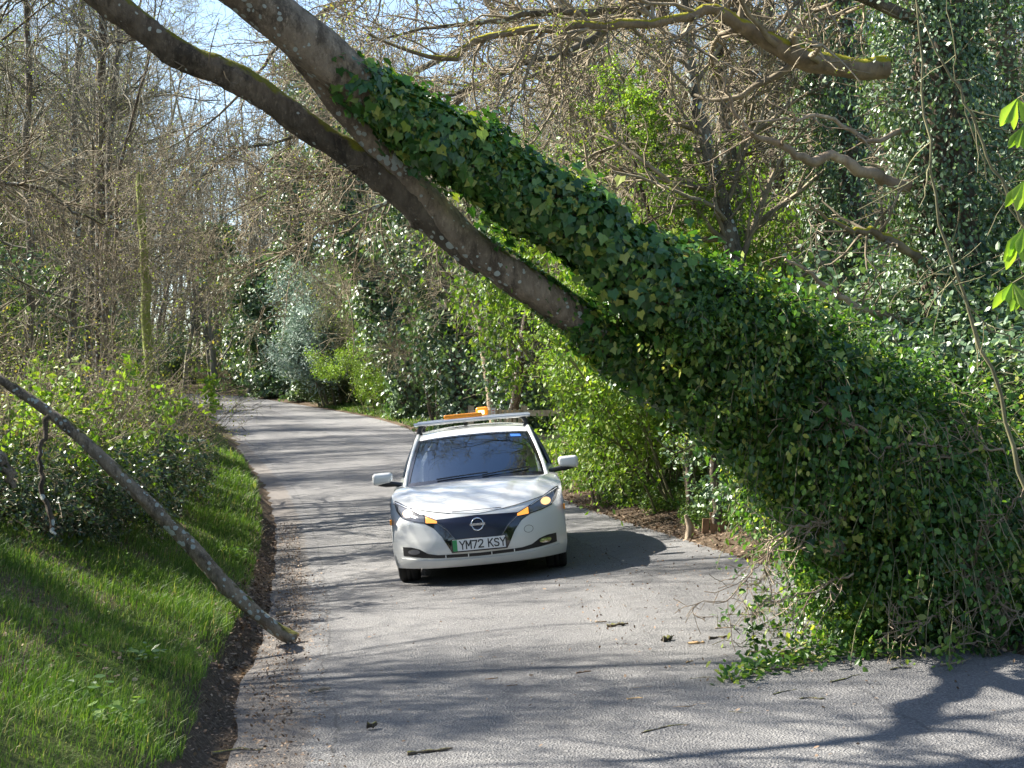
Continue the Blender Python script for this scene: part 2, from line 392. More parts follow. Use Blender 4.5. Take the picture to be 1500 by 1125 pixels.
def f_road(t, b):
    tc = N(t, 'ShaderNodeTexCoord'); ob = tc.outputs['Object']; uv = tc.outputs['UV']
    sp = N(t, 'ShaderNodeSeparateXYZ'); t.links.new(uv, sp.inputs[0])
    fine = noise(t, 70, 3, ob, .85); vo = N(t, 'ShaderNodeTexVoronoi'); vo.inputs['Scale'].default_value = 75; t.links.new(ob, vo.inputs[0])
    mid = noise(t, 1.1, 6, ob, .6); mid2 = noise(t, 9, 5, ob, .65)
    c = ramp(t, fine, [(.34, (.045, .043, .046)), (.5, (.155, .150, .151)), (.66, (.36, .35, .335))])
    c = mixc(t, ramp(t, mid, [(.35, (0, 0, 0)), (.7, (.5, .5, .5))]), c, (.14, .137, .14))
    c = mixc(t, ramp(t, mid2, [(.5, (0, 0, 0)), (.8, (.45, .45, .45))]), c, (.22, .212, .20))
    pits = mth(t, 'LESS_THAN', vo.outputs[0], .16)
    c = mixc(t, mth(t, 'MULTIPLY', pits, .45), c, (.06, .058, .06))
    wob = mth(t, 'MULTIPLY', mth(t, 'SUBTRACT', noise(t, 2.5, 4, uv), .5), .16)
    us = mth(t, 'ADD', sp.outputs[0], wob)
    def seam(at, wdt, k, col, c):
        d = mth(t, 'ABSOLUTE', mth(t, 'SUBTRACT', us, at)); return mixc(t, mth(t, 'MULTIPLY', mth(t, 'LESS_THAN', d, wdt), k), c, col)
    edge = mth(t, 'LESS_THAN', mth(t, 'ADD', us, mth(t, 'MULTIPLY', noise(t, 6, 4, uv), .25)), .52)
    c = mixc(t, mth(t, 'MULTIPLY', edge, .55), c, mixc(t, noise(t, 40, 3, ob, .8), (.07, .055, .045), (.24, .20, .165)))
    c = seam(.55, .010, .45, (.05, .047, .045), c)
    patch = mth(t, 'MULTIPLY', mth(t, 'GREATER_THAN', us, 3.55), mth(t, 'GREATER_THAN', sp.outputs[1], 27))
    c = mixc(t, mth(t, 'MULTIPLY', patch, .35), c, (.20, .20, .21))
    c = seam(3.55, .010, .4, (.06, .058, .06), c)
    vc = N(t, 'ShaderNodeTexVoronoi'); vc.feature = 'DISTANCE_TO_EDGE'; vc.inputs['Scale'].default_value = .55
    dm = N(t, 'ShaderNodeVectorMath', operation='ADD'); nn = N(t, 'ShaderNodeTexNoise'); nn.inputs['Scale'].default_value = 3; t.links.new(ob, nn.inputs[0])
    t.links.new(ob, dm.inputs[0]); t.links.new(nn.outputs['Color'], dm.inputs[1]); t.links.new(dm.outputs[0], vc.inputs['Vector'])
    c = mixc(t, mth(t, 'MULTIPLY', mth(t, 'LESS_THAN', vc.outputs[0], .004), .35), c, (.06, .055, .05))
    tk = ramp(t, mth(t, 'ABSOLUTE', mth(t, 'SUBTRACT', mth(t, 'PINGPONG', mth(t, 'SUBTRACT', us, .35), 1.7), .85)), [(.1, (.30, .30, .30)), (.6, (0, 0, 0))])
    c = mixc(t, mth(t, 'MULTIPLY', tk, ramp(t, mid, [(.3, (.3, .3, .3)), (.7, (1, 1, 1))])), c, (.30, .29, .28))
    c = mixc(t, ramp(t, noise(t, .45, 4, ob, .6), [(.52, (0, 0, 0)), (.60, (.28, .28, .28))]), c, (.10, .098, .10))
    t.links.new(c, b.inputs['Base Color']); b.inputs['Roughness'].default_value = .78; b.inputs['Specular IOR Level'].default_value = .35
    bump(t, b, mth(t, 'ADD', fine, mth(t, 'MULTIPLY', vo.outputs[0], .8)), 1.0, .018)
M['road'] = mat('road', f_road)
tag(MB().add(np.stack([RX, RY, RZ], -1), np.stack([ii, ii + 1, ii + nc + 1, ii + nc], -1)).build('road', M['road'], uv=uvr), kind='structure')
def roadz(x, y): return float(zplane(x, y)) + .02
# ------------------------------------------------------------------ the car (x across, y towards the tail, z up; origin under the nose)
M['paint'] = plain('paint', (.66, .66, .645), .28, coat=1.0)
M['blk'] = plain('black_plastic', (.018, .018, .02), .45)
M['gloss_blk'] = plain('gloss_black', (.008, .009, .014), .08, coat=1)
M['navy'] = plain('navy_grille', (.004, .007, .026), .3, coat=.15)
M['chrome'] = plain('chrome', (.62, .64, .67), .16, metal=1)
M['alu'] = plain('aluminium', (.55, .56, .56), .35, metal=.85)
M['rubber'] = plain('rubber', (.022, .021, .020), .85)
M['rim'] = plain('rim', (.35, .36, .37), .35, metal=.8)
M['lens'] = plain('lamp_housing', (.13, .13, .14), .10, coat=1)
M['beam'] = plain('beam', (.3, .2, .1), .3, emit=(1, .60, .27), estr=.36)
M['indic'] = plain('indicator', (.4, .15, .02), .3, emit=(1, .36, .06), estr=.36)
M['drl'] = plain('lamp_strip', (.75, .76, .8), .2, metal=.6)
M['amber'] = plain('amber_plastic', (.62, .22, .008), .25, coat=.5)
M['amber_lit'] = plain('amber_lit', (.7, .25, .02), .3, emit=(1, .33, .02), estr=.12)
M['flash'] = plain('flash', (1, .8, .5), .3, emit=(1, .72, .38), estr=1)
M['plate_w'] = plain('plate_white', (.72, .73, .74), .35)
M['plate_g'] = plain('plate_green', (.03, .27, .09), .4)
M['plate_t'] = plain('plate_text', (.012, .012, .015), .5)
M['orange_ref'] = plain('orange_reflector', (.85, .30, .02), .3)
M['seat'] = plain('seat_cloth', (.012, .012, .014), .8)
M['sticker'] = plain('sticker', (.05, .18, .62), .5)
def f_glass(t, b):
    tr = N(t, 'ShaderNodeBsdfTransparent'); tr.inputs[0].default_value = (.30, .36, .38, 1)
    gl = N(t, 'ShaderNodeBsdfGlossy'); gl.inputs[0].default_value = (.72, .86, 1, 1); gl.inputs['Roughness'].default_value = .015
    fr = N(t, 'ShaderNodeFresnel'); fr.inputs[0].default_value = 2.6
    mx = N(t, 'ShaderNodeMixShader'); t.links.new(fr.outputs[0], mx.inputs[0]); t.links.new(tr.outputs[0], mx.inputs[1]); t.links.new(gl.outputs[0], mx.inputs[2])
    t.links.new(mx.outputs[0], t.nodes['Material Output'].inputs[0])
M['glass'] = mat('car_glass', f_glass)

def prof(z): return interp(z, [(.16, .12), (.20, .07), (.26, .03), (.36, .0), (.46, .0), (.56, .02), (.64, .045), (.70, .085), (.76, .16), (.84, .27), (.92, .40)])
def plan(x): return .44 * (np.abs(x) / .885) ** 3.2 + .05 * (np.abs(x) / .885) ** 1.5
def FY(x, z): return prof(z) + plan(x)
def ztop(x): return .700 + .135 * (np.abs(x) / .885) ** 1.5
def grid(mb, X, Y, Z, mat=0, flip=False):
    a, b = X.shape; i = (np.arange(a - 1)[:, None] * b + np.arange(b - 1)[None]).ravel()
    f = np.stack([i, i + 1, i + b + 1, i + b], -1)
    mb.add(np.stack([X, Y, Z], -1), f[:, ::-1] if flip else f, mat)
def patch(mb, x0, x1, top, bot, out, nx=24, nz=5, mat=0, depth=.03):
    """solid piece lying on the nose between two z curves, standing out by `out`"""
    x = np.linspace(x0, x1, nx); s = np.linspace(0, 1, nz)[:, None]
    X = np.repeat(x[None], nz, 0); Z = interp(x, bot)[None] * (1 - s) + interp(x, top)[None] * s
    Y = FY(X, Z) - out
    grid(mb, X, Y, Z, mat)
    for r in (0, -1):
        grid(mb, np.stack([X[r], X[r]]), np.stack([Y[r], Y[r] + depth]), np.stack([Z[r], Z[r]]), mat)
        grid(mb, np.stack([X[:, r], X[:, r]]), np.stack([Y[:, r], Y[:, r] + depth]), np.stack([Z[:, r], Z[:, r]]), mat)
def sym(tab): return [(-a, b) for a, b in tab[::-1] if a > 0] + list(tab)
def neg(tab): return [(-a, b) for a, b in tab[::-1]]

YAW, ROLL = R(0.4), R(5.4)
cp = P(702, 796, 15.5); n_fwd = V(0, 1)
car = empty('car', (0, 0, 0))
tag(car, 'white hatchback with amber roof beacon and lit headlamps driving towards the fallen tree', 'car')
roll_m = Matrix.Rotation(-ROLL, 4, 'Y'); yaw_m = Matrix.Rotation(YAW, 4, 'Z'); pit_m = Matrix.Rotation(R(0.9), 4, 'X')
cm = roll_m @ yaw_m @ pit_m
car.matrix_world = Matrix.Translation(Vector(cp) - cm @ Vector((0, 0, .41))) @ cm

BELT = [(.50, .835), (.8, .885), (1.3, .945), (2.2, .985), (3.2, 1.03), (4.0, 1.09), (4.42, 1.08)]
ARCH = (.36,)
def sx(y, z):
    base = interp(y, [(.45, .875), (.8, .892), (1.5, .886), (2.5, .888), (3.6, .892), (4.1, .86), (4.42, .74)])
    return base - .025 * np.clip((.42 - z) / .25, 0, 1) ** 1.5 - .03 * np.clip((z - .80) / .22, 0, 1) ** 1.6
body = MB()
x = np.linspace(-.885, .885, 61)
# nose
s = np.linspace(0, 1, 22)[:, None]; Z = .19 * (1 - s) + ztop(x)[None] * s; X = np.repeat(x[None], 22, 0) * (1 - .025 * np.clip((.3 - Z) / .1, 0, 1))
grid(body, X, FY(X, Z), Z)
# bonnet
ns = 26; s = np.linspace(0, 1, ns)[:, None]
q = x / .885
y0 = FY(x, ztop(x)); z0 = ztop(x)
y1 = 1.10 + .27 * np.abs(q) ** 2; z1 = .985 - .045 * np.abs(q) ** 2.2; xe = x * (1 - .02 * s)
Yb = y0[None] * (1 - s) + y1[None] * s; ze = z0[None] * (1 - s) + z1[None] * s + (.045 + .01 * np.abs(q)[None]) * np.sin(np.pi * np.clip(s, 0, 1)) ** .9
cre = .27 + .20 * s
ze = ze + .014 * (1 / (1 + np.exp((np.abs(xe) - cre) / .012))) * np.sin(np.pi * np.clip(s * .96 + .03, 0, 1)) ** .5
cre2 = .50 + .22 * s
ze = ze + .018 * np.exp(-((np.abs(xe) - cre2 - .06) / .09) ** 2) * np.sin(np.pi * s) ** .6
ze = np.where(np.abs(q)[None] > .97, np.minimum(ze, interp(Yb, BELT) + .004), ze)
grid(body, xe, Yb, ze)
# lower sides with wheel arches
yy = np.linspace(.47, 4.42, 150); wb = [(.93), (3.63)]
zb = np.full_like(yy, .20)
for wy in wb:
    d = np.abs(yy - wy); zb = np.where(d < .355, np.maximum(zb, .32 + np.sqrt(np.maximum(.355 ** 2 - d ** 2, 0))), zb)
s = np.linspace(0, 1, 12)[:, None]
for sg in (-1, 1):
    Z = zb[None] * (1 - s) + interp(yy, BELT)[None] * s; Y = np.repeat(yy[None], 12, 0)
    grid(body, sg * sx(Y, Z), Y, Z)
# roof and tail
rows = [(1.93, 1.437, .60, .10, .030), (2.02, 1.470, .60, .08, .035), (2.2, 1.505, .605, .04, .04), (2.6, 1.535, .605, 0, .045), (3.1, 1.53, .60, 0, .045), (3.6, 1.49, .58, 0, .05), (4.05, 1.42, .55, .02, .05), (4.12, 1.40, .54, .02, .05), (4.35, 1.06, .70, -.05, .02), (4.46, .85, .72, -.1, .02), (4.48, .5, .72, -.12, .0), (4.40, .25, .70, -.12, 0)]
u = np.linspace(-1, 1, 25)
X = np.array([r[2] * u for r in rows]); Y = np.array([r[0] + r[3] * u ** 2 for r in rows]); Z = np.array([r[1] - r[4] * np.abs(u) ** 2.5 for r in rows])
grid(body, X, Y, Z)
# pillars: A, B, C and roof rail, each side
WB = lambda sg: (sg * .70, 1.40, .955); 
for sg in (-1, 1):
    def strip(pts, w0, w1, th=.03, mat=0):
        pp = spline(pts, 14); r = np.linspace(w0, w1, 14)
        v, f = tubes(pp[None], r[None], 8); body.add(v, f, mat)
    strip([(sg * .765, 1.32, .93), (sg * .735, 1.55, 1.09), (sg * .675, 1.85, 1.29), (sg * .625, 2.1, 1.435), (sg * .615, 2.5, 1.475), (sg * .61, 3.1, 1.475), (sg * .59, 3.6, 1.43), (sg * .57, 4.02, 1.36)], .024, .030)
    strip([(sg * .835, 2.55, 1.0), (sg * .76, 2.58, 1.2), (sg * .63, 2.6, 1.46)], .03, .03, mat=1)
    strip([(sg * .78, 3.62, 1.04), (sg * .72, 3.8, 1.2), (sg * .56, 3.95, 1.38)], .07, .05)
    # fender top filler between bonnet edge and side glass foot
    yb = np.linspace(1.28, 4.35, 30); s2 = np.linspace(0, 1, 4)[:, None]
    Xa = sx(yb, interp(yb, BELT)); Xb = Xa - .09
    grid(body, sg * (Xa[None] * (1 - s2) + Xb[None] * s2), np.repeat(yb[None], 4, 0), np.repeat((interp(yb, BELT))[None], 4, 0) + .02 * np.sin(s2 * 1.5))
bo = body.build('body', [M['paint'], M['gloss_blk']], car)
# underside, wheel housings and dark engine bay floor
ub = MB(); box(ub, (0, 2.35, .26), (1.50, 3.9, .12)); box(ub, (0, .45, .235), (1.15, .40, .085)); box(ub, (0, 2.3, .62), (1.30, 1.2, .5)); box(ub, (0, .80, .5), (1.1, .7, .5))
for sg in (-1, 1):
    for wy in wb:
        a = np.linspace(0, np.pi, 20); X = np.array([[sg * .87] * 20, [sg * .60] * 20]); Yc = wy + .352 * np.cos(a); Zc = .32 + .352 * np.sin(a)
        grid(ub, X, np.stack([Yc, Yc]), np.stack([Zc, Zc]))
ub.build('underbody', M['blk'], car)
# windscreen
g = MB(); s = np.linspace(0, 1, 14)[:, None]; u = np.linspace(-1, 1, 25)
wbx, wtx = .755, .612
X = u[None] * (wbx * (1 - s) + wtx * s); Y = (1.13 * (1 - s) + 1.93 * s) + (.24 * (1 - s) + .10 * s) * u[None] ** 2
Zw = (.985 * (1 - s) + 1.437 * s) + .025 * np.sin(np.pi * s) - (.028 * (1 - s) + .03 * s) * np.abs(u[None]) ** 2.5
grid(g, X, Y, Zw); g.build('windscreen', M['glass'], car)
# black glass border and wiper cowl
bd = MB()
def onscreen(uu, ss, off=.006):
    uu = np.asarray(uu, float); ss = np.asarray(ss, float)
    return np.stack([uu * (wbx * (1 - ss) + wtx * ss), (1.13 * (1 - ss) + 1.93 * ss) + (.24 * (1 - ss) + .10 * ss) * uu ** 2 - off * .5,
                     (.985 * (1 - ss) + 1.437 * ss) + .025 * np.sin(np.pi * ss) - .029 * np.abs(uu) ** 2.5 + off], -1)
def band(u0, u1, s0, s1, n=20, m=2):
    uu, ss = np.meshgrid(np.linspace(u0, u1, n), np.linspace(s0, s1, m)); p = onscreen(uu, ss); grid(bd, p[..., 0], p[..., 1], p[..., 2])
band(-1, 1, .965, 1.0, 26); band(-1, 1, -.02, .045, 26); band(-1, -.955, .0, 1, 2, 14); band(.955, 1, .0, 1, 2, 14)
bd.build('windscreen_surround', M['gloss_blk'], car)
wp = MB()
for (ua, sa, ub_, sb) in ((-.55, .03, .18, .075), (.10, .03, .80, .12)):
    t_ = np.linspace(0, 1, 10); p = onscreen(ua + (ub_ - ua) * t_, sa + (sb - sa) * t_, .02); v, f = tubes(p[None], np.full((1, 10), .007), 5); wp.add(v, f)
wp.build('wiper', M['blk'], car)
st = MB(); uu, ss = np.meshgrid(np.linspace(.66, .84, 5), np.linspace(.86, .93, 3)); p = onscreen(uu, ss, .004); grid(st, p[..., 0], p[..., 1], p[..., 2]); st.build('sticker', M['sticker'], car)
# side glass
for sg in (-1, 1):
    g = MB(); yb = np.linspace(1.38, 3.75, 24); s = np.linspace(0, 1, 6)[:, None]
    topx = interp(yb, [(1.38, .75), (2.1, .622), (3.75, .585)]); topz = interp(yb, [(1.38, .965), (1.6, 1.13), (1.9, 1.33), (2.15, 1.445), (2.6, 1.472), (3.1, 1.47), (3.75, 1.38)])
    X = sg * ((sx(yb, interp(yb, BELT)) - .10)[None] * (1 - s) + topx[None] * s); Zs = (interp(yb, BELT) + .015)[None] * (1 - s) + topz[None] * s
    grid(g, X, np.repeat(yb[None], 6, 0), Zs); g.build('side_window', M['glass'], car)
# interior
itr = MB(); box(itr, (0, 1.62, .90), (1.25, .55, .10)); box(itr, (0, 2.9, .75), (1.2, 1.5, .1)); box(itr, (0, 3.55, 1.0), (1.2, .1, .5)); itr.build('dashboard', M['seat'], car)
for sg in (-1, 1):
    st = MB(); capped(st, [(sg * .36, 2.45, .6), (sg * .36, 2.5, .9), (sg * .36, 2.56, 1.16)], [.22, .24, .16], 10); capped(st, [(sg * .36, 2.56, 1.2), (sg * .36, 2.57, 1.36)], [.11, .09], 10); st.build('seat', M['seat'], car)
sw = MB(); a = np.linspace(0, 2 * np.pi, 25); p = np.stack([-.36 + .18 * np.cos(a), 1.98 + .05 * np.sin(a), 1.02 + .17 * np.sin(a)], -1); v, f = tubes(p[None], np.full((1, 25), .014), 6); sw.add(v, f); sw.build('steering_wheel', M['blk'], car)
mi = MB(); p = onscreen([0], [.86], -.06)[0]; box(mi, p, (.22, .03, .06)); mi.build('rear_view_mirror', M['blk'], car)
# nose pieces
p_ = MB(); patch(p_, -.53, .53, sym([(0, .688), (.40, .674), (.53, .662)]), sym([(0, .338), (.275, .338), (.36, .50), (.44, .595), (.53, .642)]), .006, 80, 8); p_.build('grille_surround', M['gloss_blk'], car)
p_ = MB(); patch(p_, -.385, .385, sym([(0, .684), (.385, .668)]), sym([(0, .455), (.215, .462), (.30, .575), (.385, .655)]), .013, 60, 8, depth=.012); gr = p_.build('grille', M['navy'], car)
for sg in (-1, 1):   # silver V line
    p_ = MB(); tt = [(.215, .450), (.30, .560), (.40, .640)]
    xx = np.linspace(.0, .40, 30); zz = interp(xx, [(0, .447), (.215, .452), (.30, .562), (.40, .640)]); pts = np.stack([sg * xx, FY(xx, zz) - .016, zz], -1)
    v, f = tubes(pts[None], np.full((1, 30), .0045), 5); p_.add(v, f); p_.build('grille_trim', M['lens'], car)
# emblem: ring with a bar across
p_ = MB(); a = np.linspace(0, 2 * np.pi, 33); ex, ez = .058 * np.cos(a), .60 + .058 * np.sin(a); pts = np.stack([ex, FY(ex, ez) - .024, ez], -1)
v, f = tubes(pts[None], np.full((1, 33), .0085), 6); p_.add(v, f); box(p_, (0, FY(0, .6) - .028, .60), (.15, .012, .022)); p_.build('emblem', M['chrome'], car)
# lower intake with slats, fog lamp recesses
ITOP = [(0, .318), (.42, .326), (.52, .345), (.60, .392), (.68, .412), (.775, .415)]; IBOT = [(0, .286), (.42, .294), (.60, .306), (.775, .325)]
p_ = MB(); patch(p_, -.775, .775, sym(ITOP), sym(IBOT), .004, 90, 4); it = p_.build('lower_intake', M['blk'], car)
for xx in (-.34, -.115, .115, .34):
    p_ = MB(); box(p_, (xx, float(FY(xx, .305)) - .006, .304), (.010, .02, .036)); p_.build('intake_slat', M['paint'], car)
for sg in (-1, 1):
    p_ = MB(); cx, cz = sg * .66, .365; a = np.linspace(0, 2 * np.pi, 21)[:-1]
    v = np.array([[cx + .062 * math.cos(q), FY(cx + .062 * math.cos(q), cz) - .010, cz + .026 * math.sin(q)] for q in a] + [[cx, FY(cx, cz) - .014, cz]])
    i = np.arange(20); p_.add(v, np.stack([i, (i + 1) % 20, np.full(20, 20)], -1)); p_.build('fog_lamp', M['lens'] if sg < 0 else M['chrome'], car)
# splitter lip
p_ = MB(); patch(p_, -.80, .80, sym([(0, .268), (.5, .272), (.80, .300)]), sym([(0, .215), (.6, .205), (.80, .195)]), .022, 70, 4, depth=.06); p_.build('front_lip', M['paint'], car)
# shut lines on bonnet and bumper, tow cover
def line(fn, name='shut_line', r=.0032, m='blk'):
    q_ = MB(); pts = fn(np.linspace(0, 1, 40)); v, f = tubes(pts[None], np.full((1, 40), r), 4); q_.add(v, f); q_.build(name, M[m], car)
line(lambda t_: np.stack([-.25 + .5 * t_, FY(-.25 + .5 * t_, .728 + 0 * t_) - .004, .7315 + 0 * t_ + .004], -1))
for sg in (-1, 1):
    xx_ = np.linspace(0, 1, 40)
    line(lambda t_, sg=sg: np.stack([sg * (.26 + .60 * t_), FY(.26 + .6 * t_, ztop(.26 + .6 * t_)) - .004 - 0 * t_, ztop(.26 + .6 * t_) + .002], -1))
line(lambda t_: np.stack([.50 + .045 * np.cos(t_ * 6.283), FY(.50 + .045 * np.cos(t_ * 6.283), .50 + .035 * np.sin(t_ * 6.283)) - .001, .50 + .035 * np.sin(t_ * 6.283)], -1), 'tow_cover', .002)
# headlamps
for sg in (-1, 1):
    T = [(.385, .662), (.50, .712), (.65, .782), (.80, .850), (.845, .862)]; B = [(.385, .632), (.50, .640), (.65, .664), (.76, .695), (.82, .76), (.845, .83)]
    if sg < 0: T, B = neg(T), neg(B)
    x0, x1 = (.385, .845) if sg > 0 else (-.845, -.385)
    p_ = MB(); patch(p_, x0, x1, T, B, .010, 40, 8); hl = p_.build('headlight', M['gloss_blk'], car)
    sub = lambda tab: tab if sg > 0 else neg(tab)
    # silver inner reflector, indicator, strip
    q_ = MB(); x0, x1 = (.525, .80) if sg > 0 else (-.80, -.525); patch(q_, x0, x1, sub([(.525, .708), (.65, .762), (.80, .822)]), sub([(.525, .652), (.65, .674), (.75, .705), (.80, .762)]), .014, 24, 5, depth=.006); q_.build('lamp_housing', M['lens'], hl)
    q_ = MB(); x0, x1 = (.40, .515) if sg > 0 else (-.515, -.40); patch(q_, x0, x1, sub([(.40, .660), (.515, .712)]), sub([(.40, .640), (.515, .648)]), .015, 12, 4, depth=.006); q_.build('indicator_lamp', M['indic'], hl)
    cx, cz = sg * .70, .742; a = np.linspace(0, 2 * np.pi, 25)[:-1]; q_ = MB()
    v = np.array([[cx + .052 * math.cos(k), FY(cx + .052 * math.cos(k), cz + .036 * math.sin(k)) - .019, cz + .036 * math.sin(k)] for k in a] + [[cx, FY(cx, cz) - .024, cz]])
    i = np.arange(24); q_.add(v, np.stack([i, (i + 1) % 24, np.full(24, 24)], -1)); q_.build('projector_lens', M['beam'], hl)
    q_ = MB(); xx = np.linspace(.54, .83, 20); zz = interp(xx, [(.54, .722), (.65, .772), (.83, .845)]) ; pts = np.stack([sg * xx, FY(xx, zz) - .018, zz], -1); v, f = tubes(pts[None], np.full((1, 20), .006), 5); q_.add(v, f); q_.build('lamp_strip', M['drl'], hl)
    # amber side marker
    q_ = MB(); box(q_, (sg * .884, .50, .66), (.016, .10, .05)); q_.build('side_marker', M['orange_ref'], car)
    # door mirror
    mm = MB(); box(mm, (sg * 1.005, 1.52, 1.055), (.225, .13, .135)); mm.v[0][:, 2] -= (np.abs(mm.v[0][:, 0]) < .95) * (mm.v[0][:, 2] < 1.05) * -.02
    mm.v[0][:, 0] += sg * .015 * (mm.v[0][:, 2] < 1.05) * (np.abs(mm.v[0][:, 0]) < .95); dm_ = mm.build('door_mirror', M['paint'], car); bv = dm_.modifiers.new('b', 'BEVEL'); bv.width = .042; bv.segments = 4
    for pl_ in dm_.data.polygons: pl_.use_smooth = True
    q_ = MB(); capped(q_, [(sg * .80, 1.48, .975), (sg * .87, 1.50, .99), (sg * .97, 1.50, 1.0), (sg * 1.06, 1.51, 1.005)], [.028, .026, .034, .02], 8); q_.build('mirror_arm', M['blk'], dm_)
# wheels
def lathe(mb, prof_, axis_c, n=40, mat=0):
    a = np.linspace(0, 2 * np.pi, n + 1); pr = np.array(prof_)
    X = np.repeat(pr[:, 0:1], n + 1, 1) + axis_c[0]; Y = axis_c[1] + pr[:, 1:2] * np.cos(a)[None]; Z = axis_c[2] + pr[:, 1:2] * np.sin(a)[None]
    grid(mb, X, Y, Z, mat)
for wy in wb:
    for sg in (-1, 1):
        c = (sg * .765, wy, .318)
        we = MB(); lathe(we, [(-.10, .20), (-.108, .25), (-.105, .295), (-.085, .316), (-.03, .318), (-.03, .312), (-.02, .312), (-.02, .318), (.02, .318), (.02, .312), (.03, .312), (.03, .318), (.085, .316), (.105, .295), (.108, .25), (.10, .20)], c)
        wo = we.build('wheel', M['rubber'], car)
        ri = MB(); lathe(ri, [(sg * .10, .205), (sg * .085, .195), (sg * .07, .03), (sg * .075, .0)], c)
        for k in range(5):
            aa = k * 2 * math.pi / 5; box(ri, (c[0] + sg * .085, c[1] + .11 * math.cos(aa), c[2] + .11 * math.sin(aa)), (.03, .19, .05), rot=Matrix.Rotation(aa, 4, 'X'))
        ri.build('rim', M['rim'], wo)
# number plate
pw, ph = .52, .111; pz = .412; py = float(FY(0, pz)) - .035
npb = MB(); box(npb, (0, py, pz), (pw, .012, ph)); np_o = npb.build('number_plate', M['plate_w'], car)
q_ = MB(); box(q_, (0, py + .012, pz - .002), (pw + .02, .012, ph + .016)); box(q_, (0, py + .03, pz), (.3, .04, .06)); q_.build('plate_backing', M['blk'], np_o)
q_ = MB(); box(q_, (-pw / 2 + .022, py - .0075, pz), (.044, .004, ph - .002)); q_.build('green_flash', M['plate_g'], np_o)
GL = {'Y': [[(0, 79), (25, 38)], [(50, 79), (25, 38)], [(25, 42), (25, 0)]], 'M': [[(3, 0), (3, 79)], [(3, 79), (26, 28)], [(26, 28), (49, 79)], [(49, 79), (49, 0)]],
 '7': [[(0, 74), (48, 74)], [(48, 74), (18, 0)]], '2': [[(2, 60), (8, 73)], [(8, 73), (25, 77)], [(25, 77), (42, 73)], [(42, 73), (46, 58)], [(46, 58), (40, 43)], [(40, 43), (4, 6)], [(2, 5), (50, 5)]],
 'K': [[(4, 0), (4, 79)], [(4, 32), (46, 79)], [(18, 46), (48, 0)]], 'S': [[(45, 64), (38, 74)], [(38, 74), (14, 74)], [(14, 74), (5, 62)], [(5, 62), (9, 48)], [(9, 48), (40, 34)], [(40, 34), (46, 20)], [(46, 20), (38, 5)], [(38, 5), (12, 5)], [(12, 5), (3, 15)]]}
tx_ = -.190
for ch in 'YM72 KSY':
    if ch == ' ': tx_ += .036; continue
    q_ = MB()
    for si, ((xa, za), (xb, zb_)) in enumerate(GL[ch]):
        L_ = math.hypot(xb - xa, zb_ - za) / 1000 + .008; an = math.atan2(zb_ - za, xb - xa)
        box(q_, (tx_ + (xa + xb) / 2000, py - .0075 - si * .0003, pz - .0395 + (za + zb_) / 2000), (L_, .003, .0115), rot=Matrix.Rotation(-an, 4, 'Y'))
    q_.build('plate_letter', M['plate_t'], np_o); tx_ += .0605
# roof rack, light bar, beacon
for yb_ in (2.30, 3.15):
    q_ = MB(); zt = 1.595
    pts = [(-.66, yb_, zt - .006), (-.3, yb_, zt), (.3, yb_, zt), (.66, yb_, zt - .006)]; pp = spline(pts, 12)
    capped(q_, pp, np.full(12, .022), 8); q_.v[0][:, 1] = yb_ + (q_.v[0][:, 1] - yb_) * 1.8
    rk = q_.build('roof_bar', M['alu'], car)
    for sg in (-1, 1):
        f_ = MB(); pp = spline([(sg * .60, yb_, 1.462), (sg * .605, yb_, 1.52), (sg * .56, yb_, 1.58), (sg * .50, yb_, 1.594)], 10)
        v, f = tubes(pp[None], np.linspace(.035, .018, 10)[None], 8); f_.add(v, f); f_.build('rack_foot', M['blk'], rk)
q_ = MB(); box(q_, (-.10, 2.48, 1.645), (.44, .14, .05)); lb = q_.build('light_bar', M['amber'], car)
for o_ in (lb,):
    bv = o_.modifiers.new('b', 'BEVEL'); bv.width = .015; bv.segments = 3
q_ = MB(); box(q_, (.12, 2.50, 1.675), (.14, .13, .10)); bc = q_.build('beacon', M['amber_lit'], car); bv = bc.modifiers.new('b', 'BEVEL'); bv.width = .025; bv.segments = 3
q_ = MB(); box(q_, (.11, 2.43, 1.665), (.07, .02, .045)); q_.build('flash_lamp', M['flash'], bc)
q_ = MB(); box(q_, (0, 2.48, 1.60), (.7, .10, .03)); capped(q_, [(-.08, 2.48, 1.53), (-.08, 2.48, 1.6)], [.02, .02], 8); q_.build('light_bar_bracket', M['blk'], car)
# ------------------------------------------------------------------ vegetation builders
def twig_mesh(tw, br, mb=None, mat_i=0):
    mb = mb or MB()
    for p, r, k in tw + br:
        v, f = tubes(p, r, k); mb.add(v, f, mat_i)
    return mb
def crown_from(par, prad, rg, spec, trop=.02):
    """spec: list of (children per parent, t0, t1, length, length jitter, nseg, wander, trop, ratio, sides); returns levels [(pts, rad, k)]"""
    out = []
    for (m, t0, t1, L, lj, n, wd_, tp, ratio, k, ang) in spec:
        s, d, pr, t = children(par, prad, m, t0, t1, ang, rg)
        ln = L * rg.uniform(1 - lj, 1 + lj, len(s)) * (1.15 - .55 * t)
        pts = grow(s, d, ln, n, wd_, tp, rg)
        r0 = np.minimum(pr * .75, pr * ratio + .001); rad = taper(r0, np.maximum(r0 * .35, RMIN), n)
        out.append((pts, rad, k)); par, prad = pts, rad
    return out

